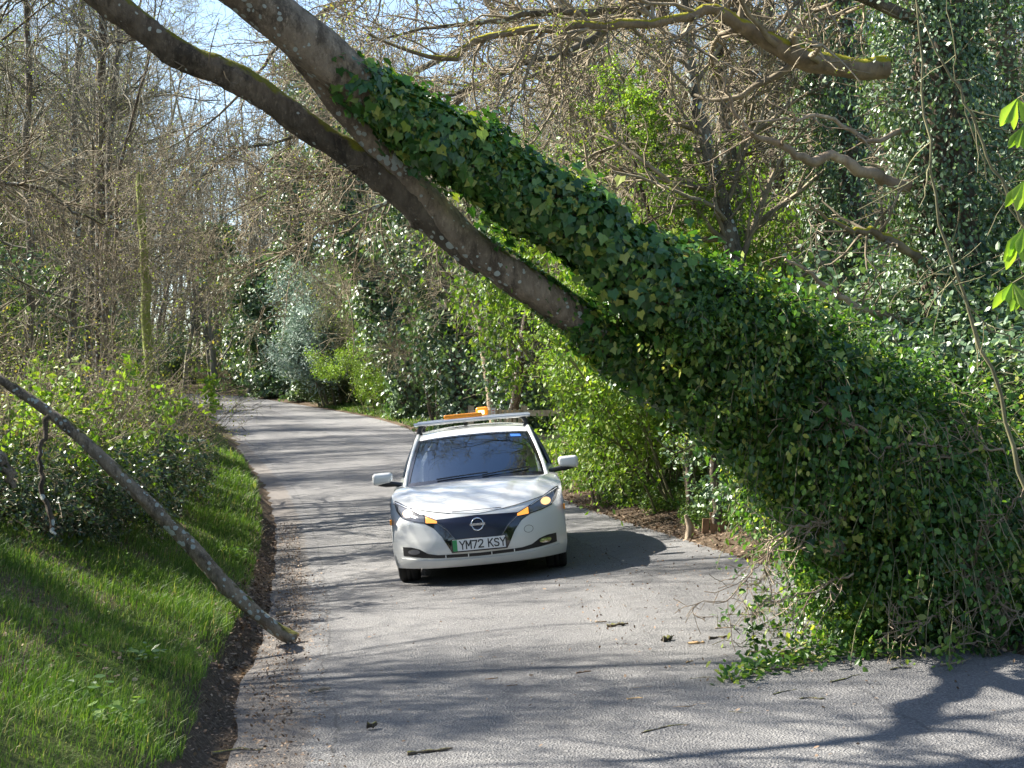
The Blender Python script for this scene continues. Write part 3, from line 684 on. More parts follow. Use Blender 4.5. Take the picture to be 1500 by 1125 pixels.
def bare_tree(name, seed, H, r, stems=1, lean=0, spread=.25, crown0=.22, dens=1.0, leafy=0, leaf=None, bark='bark_grey', twig='twig_grey', lsize=.05, twk=(.45, .9)):
    rg = np.random.default_rng(seed)
    root = empty(name)
    st = np.c_[rg.normal(0, .12 * (stems > 1), (stems, 2)), np.full(stems, -.3)]
    dr = np.c_[rg.normal(lean, spread * .5, stems), rg.normal(0, spread * .5, stems), np.ones(stems) * 1.0]
    tr = grow(st, dr, np.full(stems, H) * rg.uniform(.85, 1.05, stems), 14, .06, .05, rg)
    rr = taper(np.full(stems, r) * rg.uniform(.7, 1, stems), np.full(stems, r * .18), 14)
    rr[:, 0] *= 1.35
    v, f = tubes(tr, rr, 9); MB().add(v, f).build('trunk', M[bark], root)
    lv = crown_from(tr, rr, rg, [
        (int(22 * dens), crown0, .98, H * .26, .4, 8, .16, .05, .42, 5, .95),
        (8, .15, .98, H * .11, .4, 5, .20, .02, .5, 3, .75),
        (6, .15, 1, twk[1], .4, 4, .24, 0, .55, 3, .7),
        (3, .2, 1, twk[0], .4, 3, .22, 0, .6, 3, .6)])
    mb = MB()
    for p, q, k in lv[:1]: v, f = tubes(p, q, k); mb.add(v, f, 0)
    for p, q, k in lv[1:]: v, f = tubes(p, q, k); mb.add(v, f, 1)
    if leafy:
        p = lv[-1][0].reshape(-1, 3); i = rg.choice(len(p), min(leafy, len(p) * 3))
        leaves(mb, p[i] + rg.normal(0, .03, (leafy, 3)), np.tile(V(-.3, -.2, .8), (leafy, 1)), lsize, 'rhomb', rg, 2, 1.2)
    mb.build('crown', [M[bark], M[twig], M[leaf or 'leaf_bud']], root)
    return root

def ivy_tree(name, seed, path, r, shell, n, lsize=.05, spread_top=0, ivy='ivy_wall', bark='bark_brown', sprays=0, bare_limbs=()):
    """trunk along world path (absolute), sheathed in ivy"""
    rg = np.random.default_rng(seed); base = np.array(path[0]); root = empty(name, tuple(base))
    p = spline(np.array(path) - base, 24); L = np.linspace(0, 1, 24)
    rad = r * (1.15 - .55 * L)
    v, f = tubes(p[None], rad[None], 9); MB().add(v, f).build('trunk', M[bark], root)
    t = rg.uniform(0, 23, n); k = np.minimum(t.astype(int), 22); fr = (t - k)[:, None]
    c = p[k] * (1 - fr) + p[k + 1] * fr
    a = rg.uniform(0, 2 * np.pi, n); lump = .75 + .35 * np.sin(t * .9 + a) + .25 * np.sin(t * 2.3 - 2 * a + seed)
    out = np.stack([np.cos(a), np.sin(a), np.zeros(n)], -1)
    R_ = r * .9 + shell * np.abs(rg.normal(.7, .28, n)) * lump
    mb = MB(); leaves(mb, c + out * R_[:, None] + rg.normal(0, .03, (n, 3)), out + V(0, 0, .35), lsize, 'ivy' if lsize > .06 else 'oval', rg, 0, .55, tip=V(0, 0, -1))
    # short ivy stems pushing out
    m = n // 60; idx = rg.choice(n, m); tw = grow(c[idx] + out[idx] * r, out[idx] + V(0, 0, .1), shell * rg.uniform(.8, 1.7, m), 3, .2, -.02, rg)
    v, f = tubes(tw, np.full((m, 4), .005), 3); mb.add(v, f, 1)
    e = tw[:, -1].repeat(5, 0) + rg.normal(0, .09, (m * 5, 3)); leaves(mb, e, out[idx].repeat(5, 0) + V(0, 0, .4), lsize, 'oval', rg, 0, .7)
    mb.build('ivy', [M[ivy], M['twig_tan']], root)
    return root, base, rg

def limb(parent, base, ctrl, bark, rg, spec=None, twig='twig_tan', name='limb', k=8, leaf=None, lsz=.035, lm='leaf_bud', capmat=None, nn=22, tw_name='twig_growth'):
    c = np.array([list(q[:3]) for q in ctrl]) - np.array(base); r = np.array([q[3] for q in ctrl])
    pr = spline(np.c_[c, r], nn); pr[1:-1, :3] += rg.normal(0, .012, (nn - 2, 3))
    rr = pr[:, 3] * (1 + rg.normal(0, .05, nn))
    mb = MB(); capped(mb, pr[:, :3], rr, k, 0, 1 if capmat else None)
    o = mb.build(name, [M[bark]] + ([M[capmat]] if capmat else []), parent)
    if spec:
        lv = crown_from(pr[None, :, :3], rr[None], rg, spec); mb = MB()
        for p, q, kk in lv: v, f = tubes(p, q, kk); mb.add(v, f)
        if leaf:
            p = lv[-1][0].reshape(-1, 3); i = rg.choice(len(p), leaf); leaves(mb, p[i] + rg.normal(0, .02, (leaf, 3)), np.tile(V(0, 0, 1), (leaf, 1)), lsz, 'rhomb', rg, 1, 1.2)
        mb.build(tw_name, [M[twig], M[lm]], parent)
    return o, pr[:, :3]

def shrub(name, seed, H, W, nstem, nleaf, lsize, leaf, twig='twig_tan', shape='rhomb', arch=0, r=.012, tw=5, lj=.08, upn=.8, lowgap=.0):
    rg = np.random.default_rng(seed); root = empty(name)
    a = rg.uniform(0, 2 * np.pi, nstem); rr = W * .25 * np.sqrt(rg.uniform(0, 1, nstem))
    s = np.c_[rr * np.cos(a), rr * np.sin(a), np.full(nstem, -.1)]
    d = np.c_[np.cos(a) * W / H * rg.uniform(.1, .9, nstem), np.sin(a) * W / H * rg.uniform(.1, .9, nstem), np.ones(nstem)]
    st = grow(s, d, H * rg.uniform(.6, 1.15, nstem), 8, .12, .02, rg, droop=arch)
    rad = taper(np.full(nstem, r), np.full(nstem, r * .35), 8)
    lv = crown_from(st, rad, rg, [(tw, .15 + lowgap, .98, H * .28, .5, 4, .2, .02 - arch * .3, .6, 3, .8), (5, .1, 1, H * .12, .5, 3, .25, 0, .6, 3, .8)])
    mb = MB(); v, f = tubes(st, rad, 5); mb.add(v, f)
    for p, q, k in lv: v, f = tubes(p, q, k); mb.add(v, f)
    mb.build('stems', M[twig], root)
    p = np.concatenate([lv[0][0].reshape(-1, 3), lv[1][0].reshape(-1, 3), lv[1][0].reshape(-1, 3)]); i = rg.choice(len(p), nleaf)
    mb = MB(); pos = p[i] + rg.normal(0, lj, (nleaf, 3)); leaves(mb, pos, np.tile(V(0, 0, upn), (nleaf, 1)) + norm(pos * V(1, 1, 0)) * .5, lsize, shape, rg, 0, .8)
    mb.build('foliage', M[leaf], root)
    return root

def put(root, x, y, rot=0, s=1, z=None, sz=None):
    root.location = (x, y, gz(x, y) if z is None else z); root.rotation_euler = (0, 0, rot); root.scale = (s, s, sz or s)
def off_edge(edge, y, d):
    """point at signed distance outward from a road edge where that edge passes forward distance y"""
    k = int(np.argmin(np.abs(edge[:, 1] - y))); k = min(max(k, 1), len(edge) - 2)
    t = edge[k + 1] - edge[k - 1]; t = t / np.linalg.norm(t); n = V(t[1], -t[0])  # right-hand normal
    return edge[k] + n * d

def ghit(px, py):
    o = V(0, 0, CAMZ); d = P(px, py, 1.0) - o; Yt = np.arange(5, 130, .15); q = o[None] + d[None] * Yt[:, None]
    return q[int(np.argmax(q[:, 2] < zground(q[:, 0], q[:, 1])))]
# ------------------------------------------------------------------ the fallen tree
rg = np.random.default_rng(21)
fb = V(3.6, 11.2, gz(3.6, 11.2))
ft = empty('fallen_tree', tuple(fb)); tag(ft, 'huge ivy-covered tree fallen across the road, bare trunks reaching the top left', 'tree')
IV = [(250, -95, 9.6, .145), (330, -35, 9.7, .145), (405, 25, 9.8, .145), (470, 78, 9.9, .14), (560, 150, 10.05, .14), (700, 238, 10.2, .15), (850, 335, 10.4, .17), (1000, 440, 10.6, .19), (1150, 560, 10.8, .21), (1280, 680, 10.9, .24), (1400, 810, 11.0, .28), (1440, 870, 11.1, .33)]
ivc = spline([list(P(a, b, c)) + [d] for a, b, c, d in IV], 60)
def lumpy(c, rgen, k=14, amp=.06):
    mb = MB(); p = c[:, :3] - fb; r = c[:, 3] * (1 + amp * np.sin(np.arange(len(c)) * .8) * rgen.uniform(.3, 1, len(c)))
    n_ = 170; cc_ = spline(np.c_[p, r], n_); p, r = cc_[:, :3], cc_[:, 3]; k = 22; capped(mb, p, r, k, 0, 1)
    vv = mb.v[0].reshape(n_, k, 3); ti = np.arange(n_)[:, None]; an = (np.arange(k) * 2 * np.pi / k)[None]; q1, q2, q3 = rgen.uniform(0, 6, 3)
    d_ = .05 * np.sin(2 * an + ti * .05 + q1) + .035 * np.sin(5 * an + ti * .11 + q2) + .03 * np.sin(3 * an - ti * .17 + q3) + .02 * np.sin(ti * .6 + 2 * an)
    for _ in range(9): t0 = rgen.integers(8, n_ - 8); a0 = rgen.uniform(0, 6.28); d_ += .22 * np.exp(-((ti - t0) / 2.2) ** 2 - (((an - a0 + np.pi) % (2 * np.pi) - np.pi) / .35) ** 2)
    vv += ((vv - p[:, None]) * d_[..., None]).astype(np.float32) + rgen.normal(0, .0016, vv.shape).astype(np.float32); mb.v[0] = vv.reshape(-1, 3)
    return mb
lumpy(ivc, rg).build('trunk', [M['bark_fallen'], M['cut_wood']], ft)
B1 = [(420, 50, 9.9, .07), (455, 92, 10.02, .085), (500, 155, 10.2, .085), (560, 217, 10.3, .083), (620, 285, 10.4, .09), (675, 345, 10.5, .105), (725, 385, 10.55, .125), (790, 428, 10.6, .125), (865, 482, 10.7, .13), (930, 512, 10.85, .13), (1050, 585, 10.95, .14), (1180, 680, 11.05, .15), (1290, 780, 11.1, .17)]
B2 = [(60, -75, 10.0, .085), (130, -18, 10.05, .085), (190, 25, 10.1, .088), (260, 78, 10.15, .088), (330, 108, 10.2, .092), (395, 145, 10.25, .095), (460, 192, 10.3, .095), (530, 238, 10.35, .098), (600, 292, 10.42, .10), (655, 342, 10.5, .10), (710, 385, 10.58, .09)]
b1 = spline([list(P(a, b, c)) + [d] for a, b, c, d in B1], 60); b2 = spline([list(P(a, b, c)) + [d] for a, b, c, d in B2], 60)
lumpy(b1, rg).build('trunk', [M['bark_fallen'], M['cut_wood']], ft)
lumpy(b2, rg).build('trunk', [M['bark_fallen_dark'], M['cut_wood']], ft)
def along(c, t):
    x = t * (len(c) - 1); k = np.minimum(x.astype(int), len(c) - 2); fr = (x - k)[:, None]; return c[k] * (1 - fr) + c[k + 1] * fr
# the trunks go on up and to the left, out of the picture, with their crown twigs
e0 = ivc[0]; limb(ft, fb, [list(e0[:3]) + [.145], list(e0[:3] + V(-1.3, -.1, .95)) + [.12], list(e0[:3] + V(-2.7, .1, 1.7)) + [.09], list(e0[:3] + V(-4.3, .2, 2.2)) + [.05], list(e0[:3] + V(-6, .4, 2.5)) + [.02]], 'bark_fallen', rg, [(20, .25, 1, 1.5, .5, 6, .2, .02, .4, 4, .8), (7, .2, 1, .6, .5, 4, .25, 0, .6, 3, .8)], 'twig_grey', name='upper_trunk', tw_name='crown')
e0 = b2[0]; limb(ft, fb, [list(e0[:3]) + [.085], list(e0[:3] + V(-1.2, .1, .9)) + [.07], list(e0[:3] + V(-2.5, .2, 1.5)) + [.05], list(e0[:3] + V(-4, .2, 1.9)) + [.02]], 'bark_fallen_dark', rg, [(16, .2, 1, 1.3, .5, 6, .2, .02, .4, 4, .8), (7, .2, 1, .5, .5, 4, .25, 0, .6, 3, .8)], 'twig_grey', name='upper_trunk', tw_name='crown')
# tight ivy on the trunk
n = 21000; t = .17 + .83 * rg.uniform(0, 1, n) ** .95
keep = rg.uniform(0, 1, n) < np.clip((t - .19) / .07, .02, 1); t = t[keep]; n = len(t)
c = along(ivc, t); tan = norm(along(ivc, np.minimum(t + .02, 1))[:, :3] - c[:, :3] + 1e-6); a = rg.uniform(0, 2 * np.pi, n)
e1 = norm(np.cross(tan, V(0, 1, 0))); e2 = np.cross(tan, e1)
rd = e1 * np.cos(a)[:, None] + e2 * np.sin(a)[:, None]
sh = np.interp(t, [.17, .25, .45, .6, .8, 1], [.03, .07, .10, .17, .34, .55]) * np.abs(rg.normal(.62, .36, n)) * (1 + .35 * np.sin(t * 60 + a) + .3 * np.sin(t * 23 - 2 * a)) * np.where(rg.uniform(0, 1, n) < .05, 1.9, 1)
# bare windows in the ivy
hole = (np.abs(t - .555) < .028) & (np.abs(((a - 4.6 + np.pi) % (2 * np.pi)) - np.pi) < 1.3) & (rg.uniform(0, 1, n) < .8)
q = ~hole
mb = MB(); pos = c[:, :3] + rd * (c[:, 3] + sh)[:, None] - fb
leaves(mb, pos[q], rd[q] * 1.0 + V(0, 0, .35), np.interp(t[q], [.17, .6, 1], [.070, .066, .056]) * rg.uniform(.35, 1.3, q.sum()), 'ivy', rg, 0, .42, tip=V(0, 0, -1))
# ivy patches on the lower trunk
for lo, hi, m in ((.36, .47, 160), (.44, .60, 1100), (.52, .75, 900)):
    t2 = rg.uniform(lo, hi, m); c2 = along(b1, t2); a2 = rg.normal(-.9, 1.1, m); r2 = np.stack([np.cos(a2) * .5, -np.abs(np.cos(a2 * .7)) * .6, np.sin(a2 + 2.2)], -1); r2 = norm(r2)
    leaves(mb, c2[:, :3] + r2 * (c2[:, 3:4] + .015) - fb, r2, .035, 'ivy', rg, 0, .35, tip=V(0, 0, -1))
m = 9500; t2 = .50 + .50 * rg.uniform(0, 1, m); c2 = along(b1, t2); tn2 = norm(along(b1, np.minimum(t2 + .02, 1))[:, :3] - along(b1, t2 - .02)[:, :3]); g1 = norm(np.cross(tn2, V(0, 1, 0))); g2 = np.cross(tn2, g1); a2 = rg.uniform(0, 2 * np.pi, m)
r2 = g1 * np.cos(a2)[:, None] + g2 * np.sin(a2)[:, None]; s2_ = np.interp(t2, [.50, .56, .7, .9], [.02, .12, .18, .3]) * np.abs(rg.normal(.6, .35, m)); kp = rg.uniform(0, 1, m) < np.interp(t2, [.47, .62], [.06, 1])
leaves(mb, (c2[:, :3] + r2 * (c2[:, 3:4] + s2_[:, None]) - fb)[kp], r2[kp] + V(0, 0, .3), .058, 'ivy', rg, 0, .5, tip=V(0, 0, -1))
mb.build('ivy', [M['ivy_near']], ft)
m = 420; t = rg.uniform(.52, 1, m); c = along(b1, t); a = rg.uniform(0, 2 * np.pi, m); rd = norm(np.stack([np.cos(a), np.sin(a) * 1.2, rg.uniform(-.5, .6, m)], -1))
st = grow(c[:, :3] + rd * .12, rd + V(-.15, 0, .1), np.interp(t, [.52, .6, .75, .9, 1], [.12, .22, .25, .4, .7]) * rg.uniform(.5, 1.15, m), 8, .15, -.02, rg, droop=.45)
st[..., 2] = np.maximum(st[..., 2], zground(st[..., 0].ravel(), st[..., 1].ravel()).reshape(st.shape[:2]) + .05)
mb = MB(); v, f = tubes(st - fb, np.full(st.shape[:2], .0028), 3); mb.add(v, f, 1); k = 30; idx = np.repeat(np.arange(m), k); tt = rg.uniform(.1, 1, m * k) * 8; kk = np.minimum(tt.astype(int), 7); fr = (tt - kk)[:, None]
leaves(mb, st[idx, kk] * (1 - fr) + st[idx, kk + 1] * fr + rg.normal(0, .05, (m * k, 3)) - fb, rd[idx] * .5 + V(-.2, 0, .6), .05, 'oval', rg, 0, .8, tip=V(0, 0, -.8))
mb.build('hanging_ivy', [M['ivy_mass'], M['twig_olive']], ft)
# ivy stems crossing the bare window
for j in range(7):
    t3 = np.linspace(.50 + rg.uniform(-.02, .02), .62 + rg.uniform(-.02, .03), 14); c3 = along(ivc, t3); a3 = np.linspace(rg.uniform(3.4, 5), rg.uniform(4.4, 6), 14)
    tn = norm(np.gradient(c3[:, :3], axis=0)); f1 = norm(np.cross(tn, V(0, 1, 0))); f2 = np.cross(tn, f1)
    pp = c3[:, :3] + (f1 * np.cos(a3)[:, None] + f2 * np.sin(a3)[:, None]) * (c3[:, 3:4] + .02 + .02 * j / 7) - fb
    m_ = MB(); v, f = tubes(pp[None], np.full((1, 14), .008 + .006 * (j == 0)), 6); m_.add(v, f); m_.build('ivy_stem', M['bark_dead'], ft)
# hanging ivy: drooping strands
m = 1250; t = rg.uniform(.50, 1.0, m) ** .8; t = np.clip(t, .5, 1)
c = along(ivc, t); a = rg.uniform(0, 2 * np.pi, m)
tn = norm(along(ivc, np.minimum(t + .02, 1))[:, :3] - along(ivc, t - .02)[:, :3]); e1 = norm(np.cross(tn, V(0, 1, 0))); e2 = np.cross(tn, e1)
rd = e1 * np.cos(a)[:, None] + e2 * np.sin(a)[:, None]; rd[:, 1] *= 1.35
LS = np.interp(t, [.5, .6, .7, .8, .88, 1], [.12, .28, .48, .80, 1.25, 1.4]) * rg.uniform(.35, 1.15, m) * np.where(rg.uniform(0, 1, m) < .08, 1.35, 1) * (1 + .25 * np.sin(t * 90))
st = grow(c[:, :3] + rd * (c[:, 3:4] + .05), rd * 1.1 + V(-.1, 0, .25), LS, 10, .13, -.02, rg, droop=.42)
for _ in (0,):
    gzz = zground(st[..., 0].ravel(), st[..., 1].ravel()).reshape(st.shape[:2]); st[..., 2] = np.maximum(st[..., 2], gzz + .04 + .12 * rg.uniform(0, 1, st.shape[:2]))
mb = MB(); v, f = tubes(st - fb, np.full(st.shape[:2], .0028), 3); mb.add(v, f, 1)
k = 38; idx = np.repeat(np.arange(m), k); tt = rg.uniform(.15, 1, m * k) * 10; kk = np.minimum(tt.astype(int), 9); fr = (tt - kk)[:, None]
pos = st[idx, kk] * (1 - fr) + st[idx, kk + 1] * fr + rg.normal(0, .055, (m * k, 3))
sa = rg.uniform(0, 1, m) ** 1.3; ss = rg.uniform(.034, .062, m)
leaves(mb, pos - fb, rd[idx] * .5 + V(-.2, 0, .6), ss[idx] * rg.uniform(.6, 1.25, m * k), 'oval', rg, 0, .8, tip=V(0, 0, -.8), attr=np.clip(sa[idx] * .65 + rg.uniform(0, .45, m * k), 0, 1))
mb.build('hanging_ivy', [M['ivy_mass'], M['twig_olive']], ft)
# skirt of foliage around the foot and along the ground (upright shoots too)
def clump(cx, cy, Y, rx, ry, rz, n, sz, mat_='ivy_mass'):
    global fol
    c = P(cx, cy, Y); d = norm(rg.normal(0, 1, (n, 3))) * (rg.uniform(0, 1, (n, 1)) ** .45) * V(rx, ry, rz)
    lum = rg.normal(0, .05, (n, 3)); p = c + d + lum
    g_ = zground(p[:, 0], p[:, 1]); p[:, 2] = np.maximum(p[:, 2], g_ + .015 + rg.uniform(0, .05, n))
    lowf = .5 + .5 * np.sin(p[:, 0] * 7 + 2 * np.sin(p[:, 2] * 6)) * np.sin(p[:, 2] * 8 + p[:, 1] * 5); kp = rg.uniform(0, 1, n) < .45 + .55 * lowf
    leaves(fol, (p - fb)[kp], (d / V(rx, ry, rz) + V(-.2, 0, .5))[kp], sz, 'oval', rg, 0, .8, tip=V(0, 0, -.6), attr=np.clip(rg.uniform(0, .7, n) + .35 * lowf, 0, 1)[kp])
fol = MB()
for (cx, cy, Y, rx, ry, rz, n) in [
    (1250, 620, 11.0, .75, .7, .55, 3600), (1350, 720, 11.1, .8, .8, .65, 4200), (1200, 720, 10.8, .55, .5, .45, 2300), (1150, 640, 10.9, .4, .4, .3, 1300),
    (1260, 830, 10.6, .6, .5, .5, 3000), (1400, 830, 10.7, .65, .6, .6, 3600), (1470, 760, 11.2, .7, .7, .8, 3200), (1210, 830, 10.5, .28, .3, .40, 1100),
    (1190, 860, 10.3, .16, .2, .22, 420), (1250, 905, 10.2, .22, .2, .18, 620), (1330, 890, 10.3, .3, .3, .25, 1000), (1420, 900, 10.4, .35, .3, .28, 1200),
    (1160, 800, 10.5, .12, .2, .18, 260), (1100, 580, 10.8, .32, .35, .2, 800), (1180, 500, 11.0, .35, .4, .22, 900), (1020, 520, 10.7, .25, .3, .15, 500), (1300, 560, 11.3, .5, .5, .3, 1500),
    (1500, 900, 10.7, .35, .4, .4, 1500)]:
    clump(cx, cy, Y, rx, ry, rz, n, .048)
fol.build('ivy_foliage', [M['ivy_mass']], ft)
# sawn limb stub with pale cut face
q_ = MB(); capped(q_, np.array([P(1275, 815, 10.9), P(1235, 804, 10.45), P(1213, 799, 10.12)]) - fb, [.062, .058, .052], 12, 0, 1); q_.v[0] += rg.normal(0, .006, q_.v[0].shape); q_.v[2] += rg.normal(0, .007, q_.v[2].shape); lv_ = np.array(P(1213, 799, 10.1) - fb) + rg.normal(0, .055, (34, 3)); leaves(q_, lv_, np.tile(V(-.3, -.8, .4), (34, 1)), .05, 'oval', rg, 2, .6); q_.build('sawn_stub', [M['bark_fallen'], M['cut_wood'], M['ivy_mass']], ft)
# bare twiggy limbs of the fallen tree
SPT = [(14, .1, 1, .34, .5, 5, .2, -.02, .5, 3, .9), (4, .2, 1, .13, .5, 3, .25, 0, .6, 3, .8)]
def flimb(ctrl, bark='bark_dead', spec=SPT, k=6): return limb(ft, fb, [list(P(a, b, c)) + [d] for a, b, c, d in ctrl], bark, rg, spec, 'bark_dead', k=k)
flimb([(1395, 815, 10.3, .016), (1440, 845, 10.1, .014), (1470, 885, 9.95, .011), (1510, 910, 9.9, .009)])
flimb([(1405, 830, 10.2, .012), (1440, 850, 10.1, .012), (1465, 895, 10.0, .009), (1482, 960, 9.9, .005)])
flimb([(1430, 835, 10.1, .010), (1390, 885, 10.0, .008), (1350, 915, 9.95, .005), (1310, 935, 9.9, .003)])
flimb([(1428, 815, 10.1, .007), (1450, 775, 10.0, .006), (1500, 722, 9.9, .004)])
flimb([(1500, 655, 10.3, .008), (1420, 662, 10.2, .010), (1360, 680, 10.3, .012), (1290, 712, 10.5, .013)])
flimb([(1395, 653, 10.2, .005), (1300, 650, 10.2, .010), (1240, 612, 10.3, .013), (1180, 580, 10.5, .012)])
flimb([(1210, 570, 10.4, .004), (1215, 640, 10.35, .006), (1220, 700, 10.3, .005), (1200, 770, 10.3, .003)])
flimb([(1240, 760, 10.3, .010), (1160, 775, 10.2, .008), (1125, 800, 10.1, .006), (1120, 850, 10.1, .004)])
flimb([(1160, 775, 10.2, .006), (1110, 830, 10.1, .005), (1060, 878, 10.0, .004), (1012, 892, 9.95, .002)])
flimb([(1250, 840, 10.2, .008), (1180, 870, 10.1, .006), (1130, 880, 10.0, .004), (1095, 900, 10.0, .002)])
flimb([(1330, 950, 9.9, .006), (1400, 945, 9.85, .006), (1470, 930, 9.8, .004), (1490, 880, 9.8, .003)])
# fallen crown twigs off the two bare trunks (upper left)
for cc, tt0 in ((b2, .1), (b2, .35), (b2, .5), (b1, .2)):
    q0 = along(cc, np.array([tt0]))[0]; e = q0[:3] + V(rg.uniform(-.9, -.3), rg.uniform(-.3, .3), rg.uniform(-.25, .35))
    limb(ft, fb, [list(q0[:3]) + [.012], list((q0[:3] + e) / 2 + V(0, 0, .06)) + [.008], list(e) + [.003]], 'bark_grey', rg, [(6, .3, 1, .3, .5, 4, .2, 0, .6, 3, .8)], 'twig_tan', k=5)
# ------------------------------------------------------------------ leaning sawn log at the left
lb0 = P(432, 938, 11.75); lbase = V(lb0[0], lb0[1], roadz(lb0[0], lb0[1]))
log = empty('leaning_log', tuple(lbase)); tag(log, 'long grey leaning log propped on the grass bank, sawn end resting at the road edge', 'log')
_g = hit(428, 949); _dy = _g[1] - 11.75 + .22
LG = [(434, 937, 11.75, .078), (400, 918, 11.75, .075), (330, 858, 11.75, .080), (280, 800, 11.8, .078), (215, 735, 11.8, .074), (150, 672, 11.85, .072), (90, 618, 11.9, .066), (20, 568, 11.95, .055), (-60, 520, 12, .045), (-150, 470, 12.1, .03)]
lc = spline([list(P(a, b, c + _dy)) + [d] for a, b, c, d in LG], 70)
mb = MB(); lc2 = lc.copy(); lc2[:, :3] += fb - lbase; lc2[:, 3] *= .74; mb = lumpy(lc2, rg)
mb.build('trunk', [M['bark_fallen'], M['cut_wood']], log)
limb(log, lbase, [list(P(72, 610, 11.9)) + [.022], list(P(58, 680, 11.8)) + [.018], list(P(75, 760, 11.7)) + [.02], list(P(82, 783, 11.65)) + [.012]], 'bark_brown', rg, None)
# broken limb poking in at the far left
bb = V(-4.1, 11.0, gz(-4.1, 11.0)); bl = empty('broken_branch', tuple(bb)); tag(bl, 'short broken branch poking in from the left below the leaning log', 'branch')
limb(bl, bb, [list(P(-90, 620, 11)) + [.05], list(P(-20, 655, 11)) + [.048], list(P(12, 690, 11)) + [.04], list(P(20, 715, 11)) + [.02]], 'bark_fallen', rg, None)

# ------------------------------------------------------------------ ivy sprig on the road
sb = V(*hit(1180, 985)); sp = empty('ivy_sprig', tuple(sb)); tag(sp, 'leafy ivy sprig lying on the road in front of the fallen tree', 'branch')
def sprig(root, base, px, z0, n, lift, sz=.05, mats='ivy_mass'):
    pts = []
    for (a, b) in px: h_ = hit(a, b); pts.append([h_[0], h_[1], h_[2] + lift])
    pp = spline(pts, 20) - base; mb = MB(); v, f = tubes(pp[None], np.linspace(.007, .003, 20)[None], 5); mb.add(v, f, 1)
    i = rg.integers(0, 20, n); po = pp[i] + rg.normal(0, 1, (n, 3)) * V(.07, .10, .03) + V(0, 0, .035); g_ = np.array(zplane(po[:, 0] + base[0], po[:, 1] + base[1])) - base[2] + .03; po[:, 2] = np.maximum(po[:, 2], g_)
    leaves(mb, po, np.tile(V(0, 0, 1), (n, 1)), sz, 'oval', rg, 0, .7); mb.build('leafy_stem', [M[mats], M['twig_tan']], root)
sprig(sp, sb, [(1072, 1005), (1110, 990), (1150, 985), (1200, 975), (1285, 962)], 0, 420, .03)
sprig(sp, sb, [(1105, 990), (1165, 960), (1215, 940), (1250, 925)], 0, 260, .05)
sprig(sp, sb, [(1180, 975), (1230, 965), (1290, 968)], 0, 180, .04)
hb = P(1110, 925, 10.1); hs = empty('hanging_sprig', tuple(V(hb[0], hb[1], roadz(hb[0], hb[1])))); tag(hs, 'small ivy shoot dangling beside the fallen tree just above the road', 'branch')
pts = spline([P(1165, 855, 10.2), P(1120, 880, 10.15), P(1102, 905, 10.1), P(1106, 945, 10.1), P(1104, 985, 10.1)], 20) - np.array(hs.location)
mb = MB(); v, f = tubes(pts[None], np.full((1, 20), .004), 4); mb.add(v, f, 1); i = rg.integers(6, 16, 110); leaves(mb, pts[i] + rg.normal(0, .035, (110, 3)), np.tile(V(-.5, -.3, .5), (110, 1)), .05, 'oval', rg, 0, .8); mb.build('leafy_stem', [M['ivy_mass'], M['twig_tan']], hs)

# ------------------------------------------------------------------ big ivy-clad trees at the right, with their limbs
A_, bA, rA = ivy_tree('ivy_clad_tree', 31, [P(1420, 830, 14.2), P(1400, 560, 14.3), P(1385, 300, 14.4), P(1375, 60, 14.5), P(1365, -250, 14.7), P(1360, -500, 14.9)], .30, .42, 42000, .052)
tag(A_, 'massive ivy-clad trunk at the right with a sawn mossy limb pointing left', 'tree', 'ivy-clad trees beside the road')
LSP = [(26, .12, 1, 1.15, .5, 7, .22, .0, .42, 4, .9), (8, .2, 1, .5, .5, 5, .26, -.01, .6, 3, .8), (5, .2, 1, .22, .5, 3, .28, 0, .7, 3, .8)]
def PL(l): return [list(P(a, b, c)) + [d] for a, b, c, d in l]
limb(A_, bA, PL([(1298, 98, 14.0, .105), (1250, 100, 13.9, .10), (1190, 90, 13.8, .10), (1130, 62, 13.7, .085), (1085, 35, 13.6, .065), (1045, 15, 13.5, .05), (980, 30, 13.4, .04), (890, 36, 13.3, .042), (800, 42, 13.2, .035), (700, 60, 13.1, .03), (660, 85, 13.0, .024), (600, 75, 12.9, .015), (540, 50, 12.8, .008)]), 'bark_mossy', rA, LSP, 'twig_tan', capmat='cut_wood', leaf=1500, nn=40, k=9)
limb(A_, bA, PL([(1370, 40, 14.3, .06), (1200, -20, 14.0, .06), (1050, -20, 13.8, .055), (925, 6, 13.6, .045), (850, 20, 13.5, .035), (790, 16, 13.4, .03), (740, 30, 13.3, .026), (690, 34, 13.2, .022), (620, 42, 13.1, .014), (540, 60, 13, .007)]), 'bark_grey', rA, LSP, 'twig_tan', leaf=400, nn=36)
limb(A_, bA, PL([(1335, 273, 14.1, .062), (1290, 262, 14.0, .058), (1255, 248, 13.9, .050), (1215, 229, 13.8, .042), (1190, 236, 13.7, .045), (1165, 228, 13.6, .035), (1135, 208, 13.5, .03), (1100, 196, 13.4, .022), (1075, 160, 13.3, .016), (1060, 110, 13.2, .010)]), 'bark_dead', rA, [(9, .3, 1, .6, .5, 6, .25, .0, .4, 4, .9), (4, .2, 1, .3, .5, 4, .26, 0, .6, 3, .8)], 'bark_dead', capmat='cut_wood', nn=34)
limb(A_, bA, PL([(1330, 190, 14.2, .03), (1270, 205, 13.8, .02), (1210, 170, 13.6, .018), (1160, 175, 13.4, .013), (1100, 180, 13.2, .008)]), 'bark_dead', rA, [(9, .2, 1, .5, .5, 6, .25, .0, .5, 3, .9)], 'bark_dead')
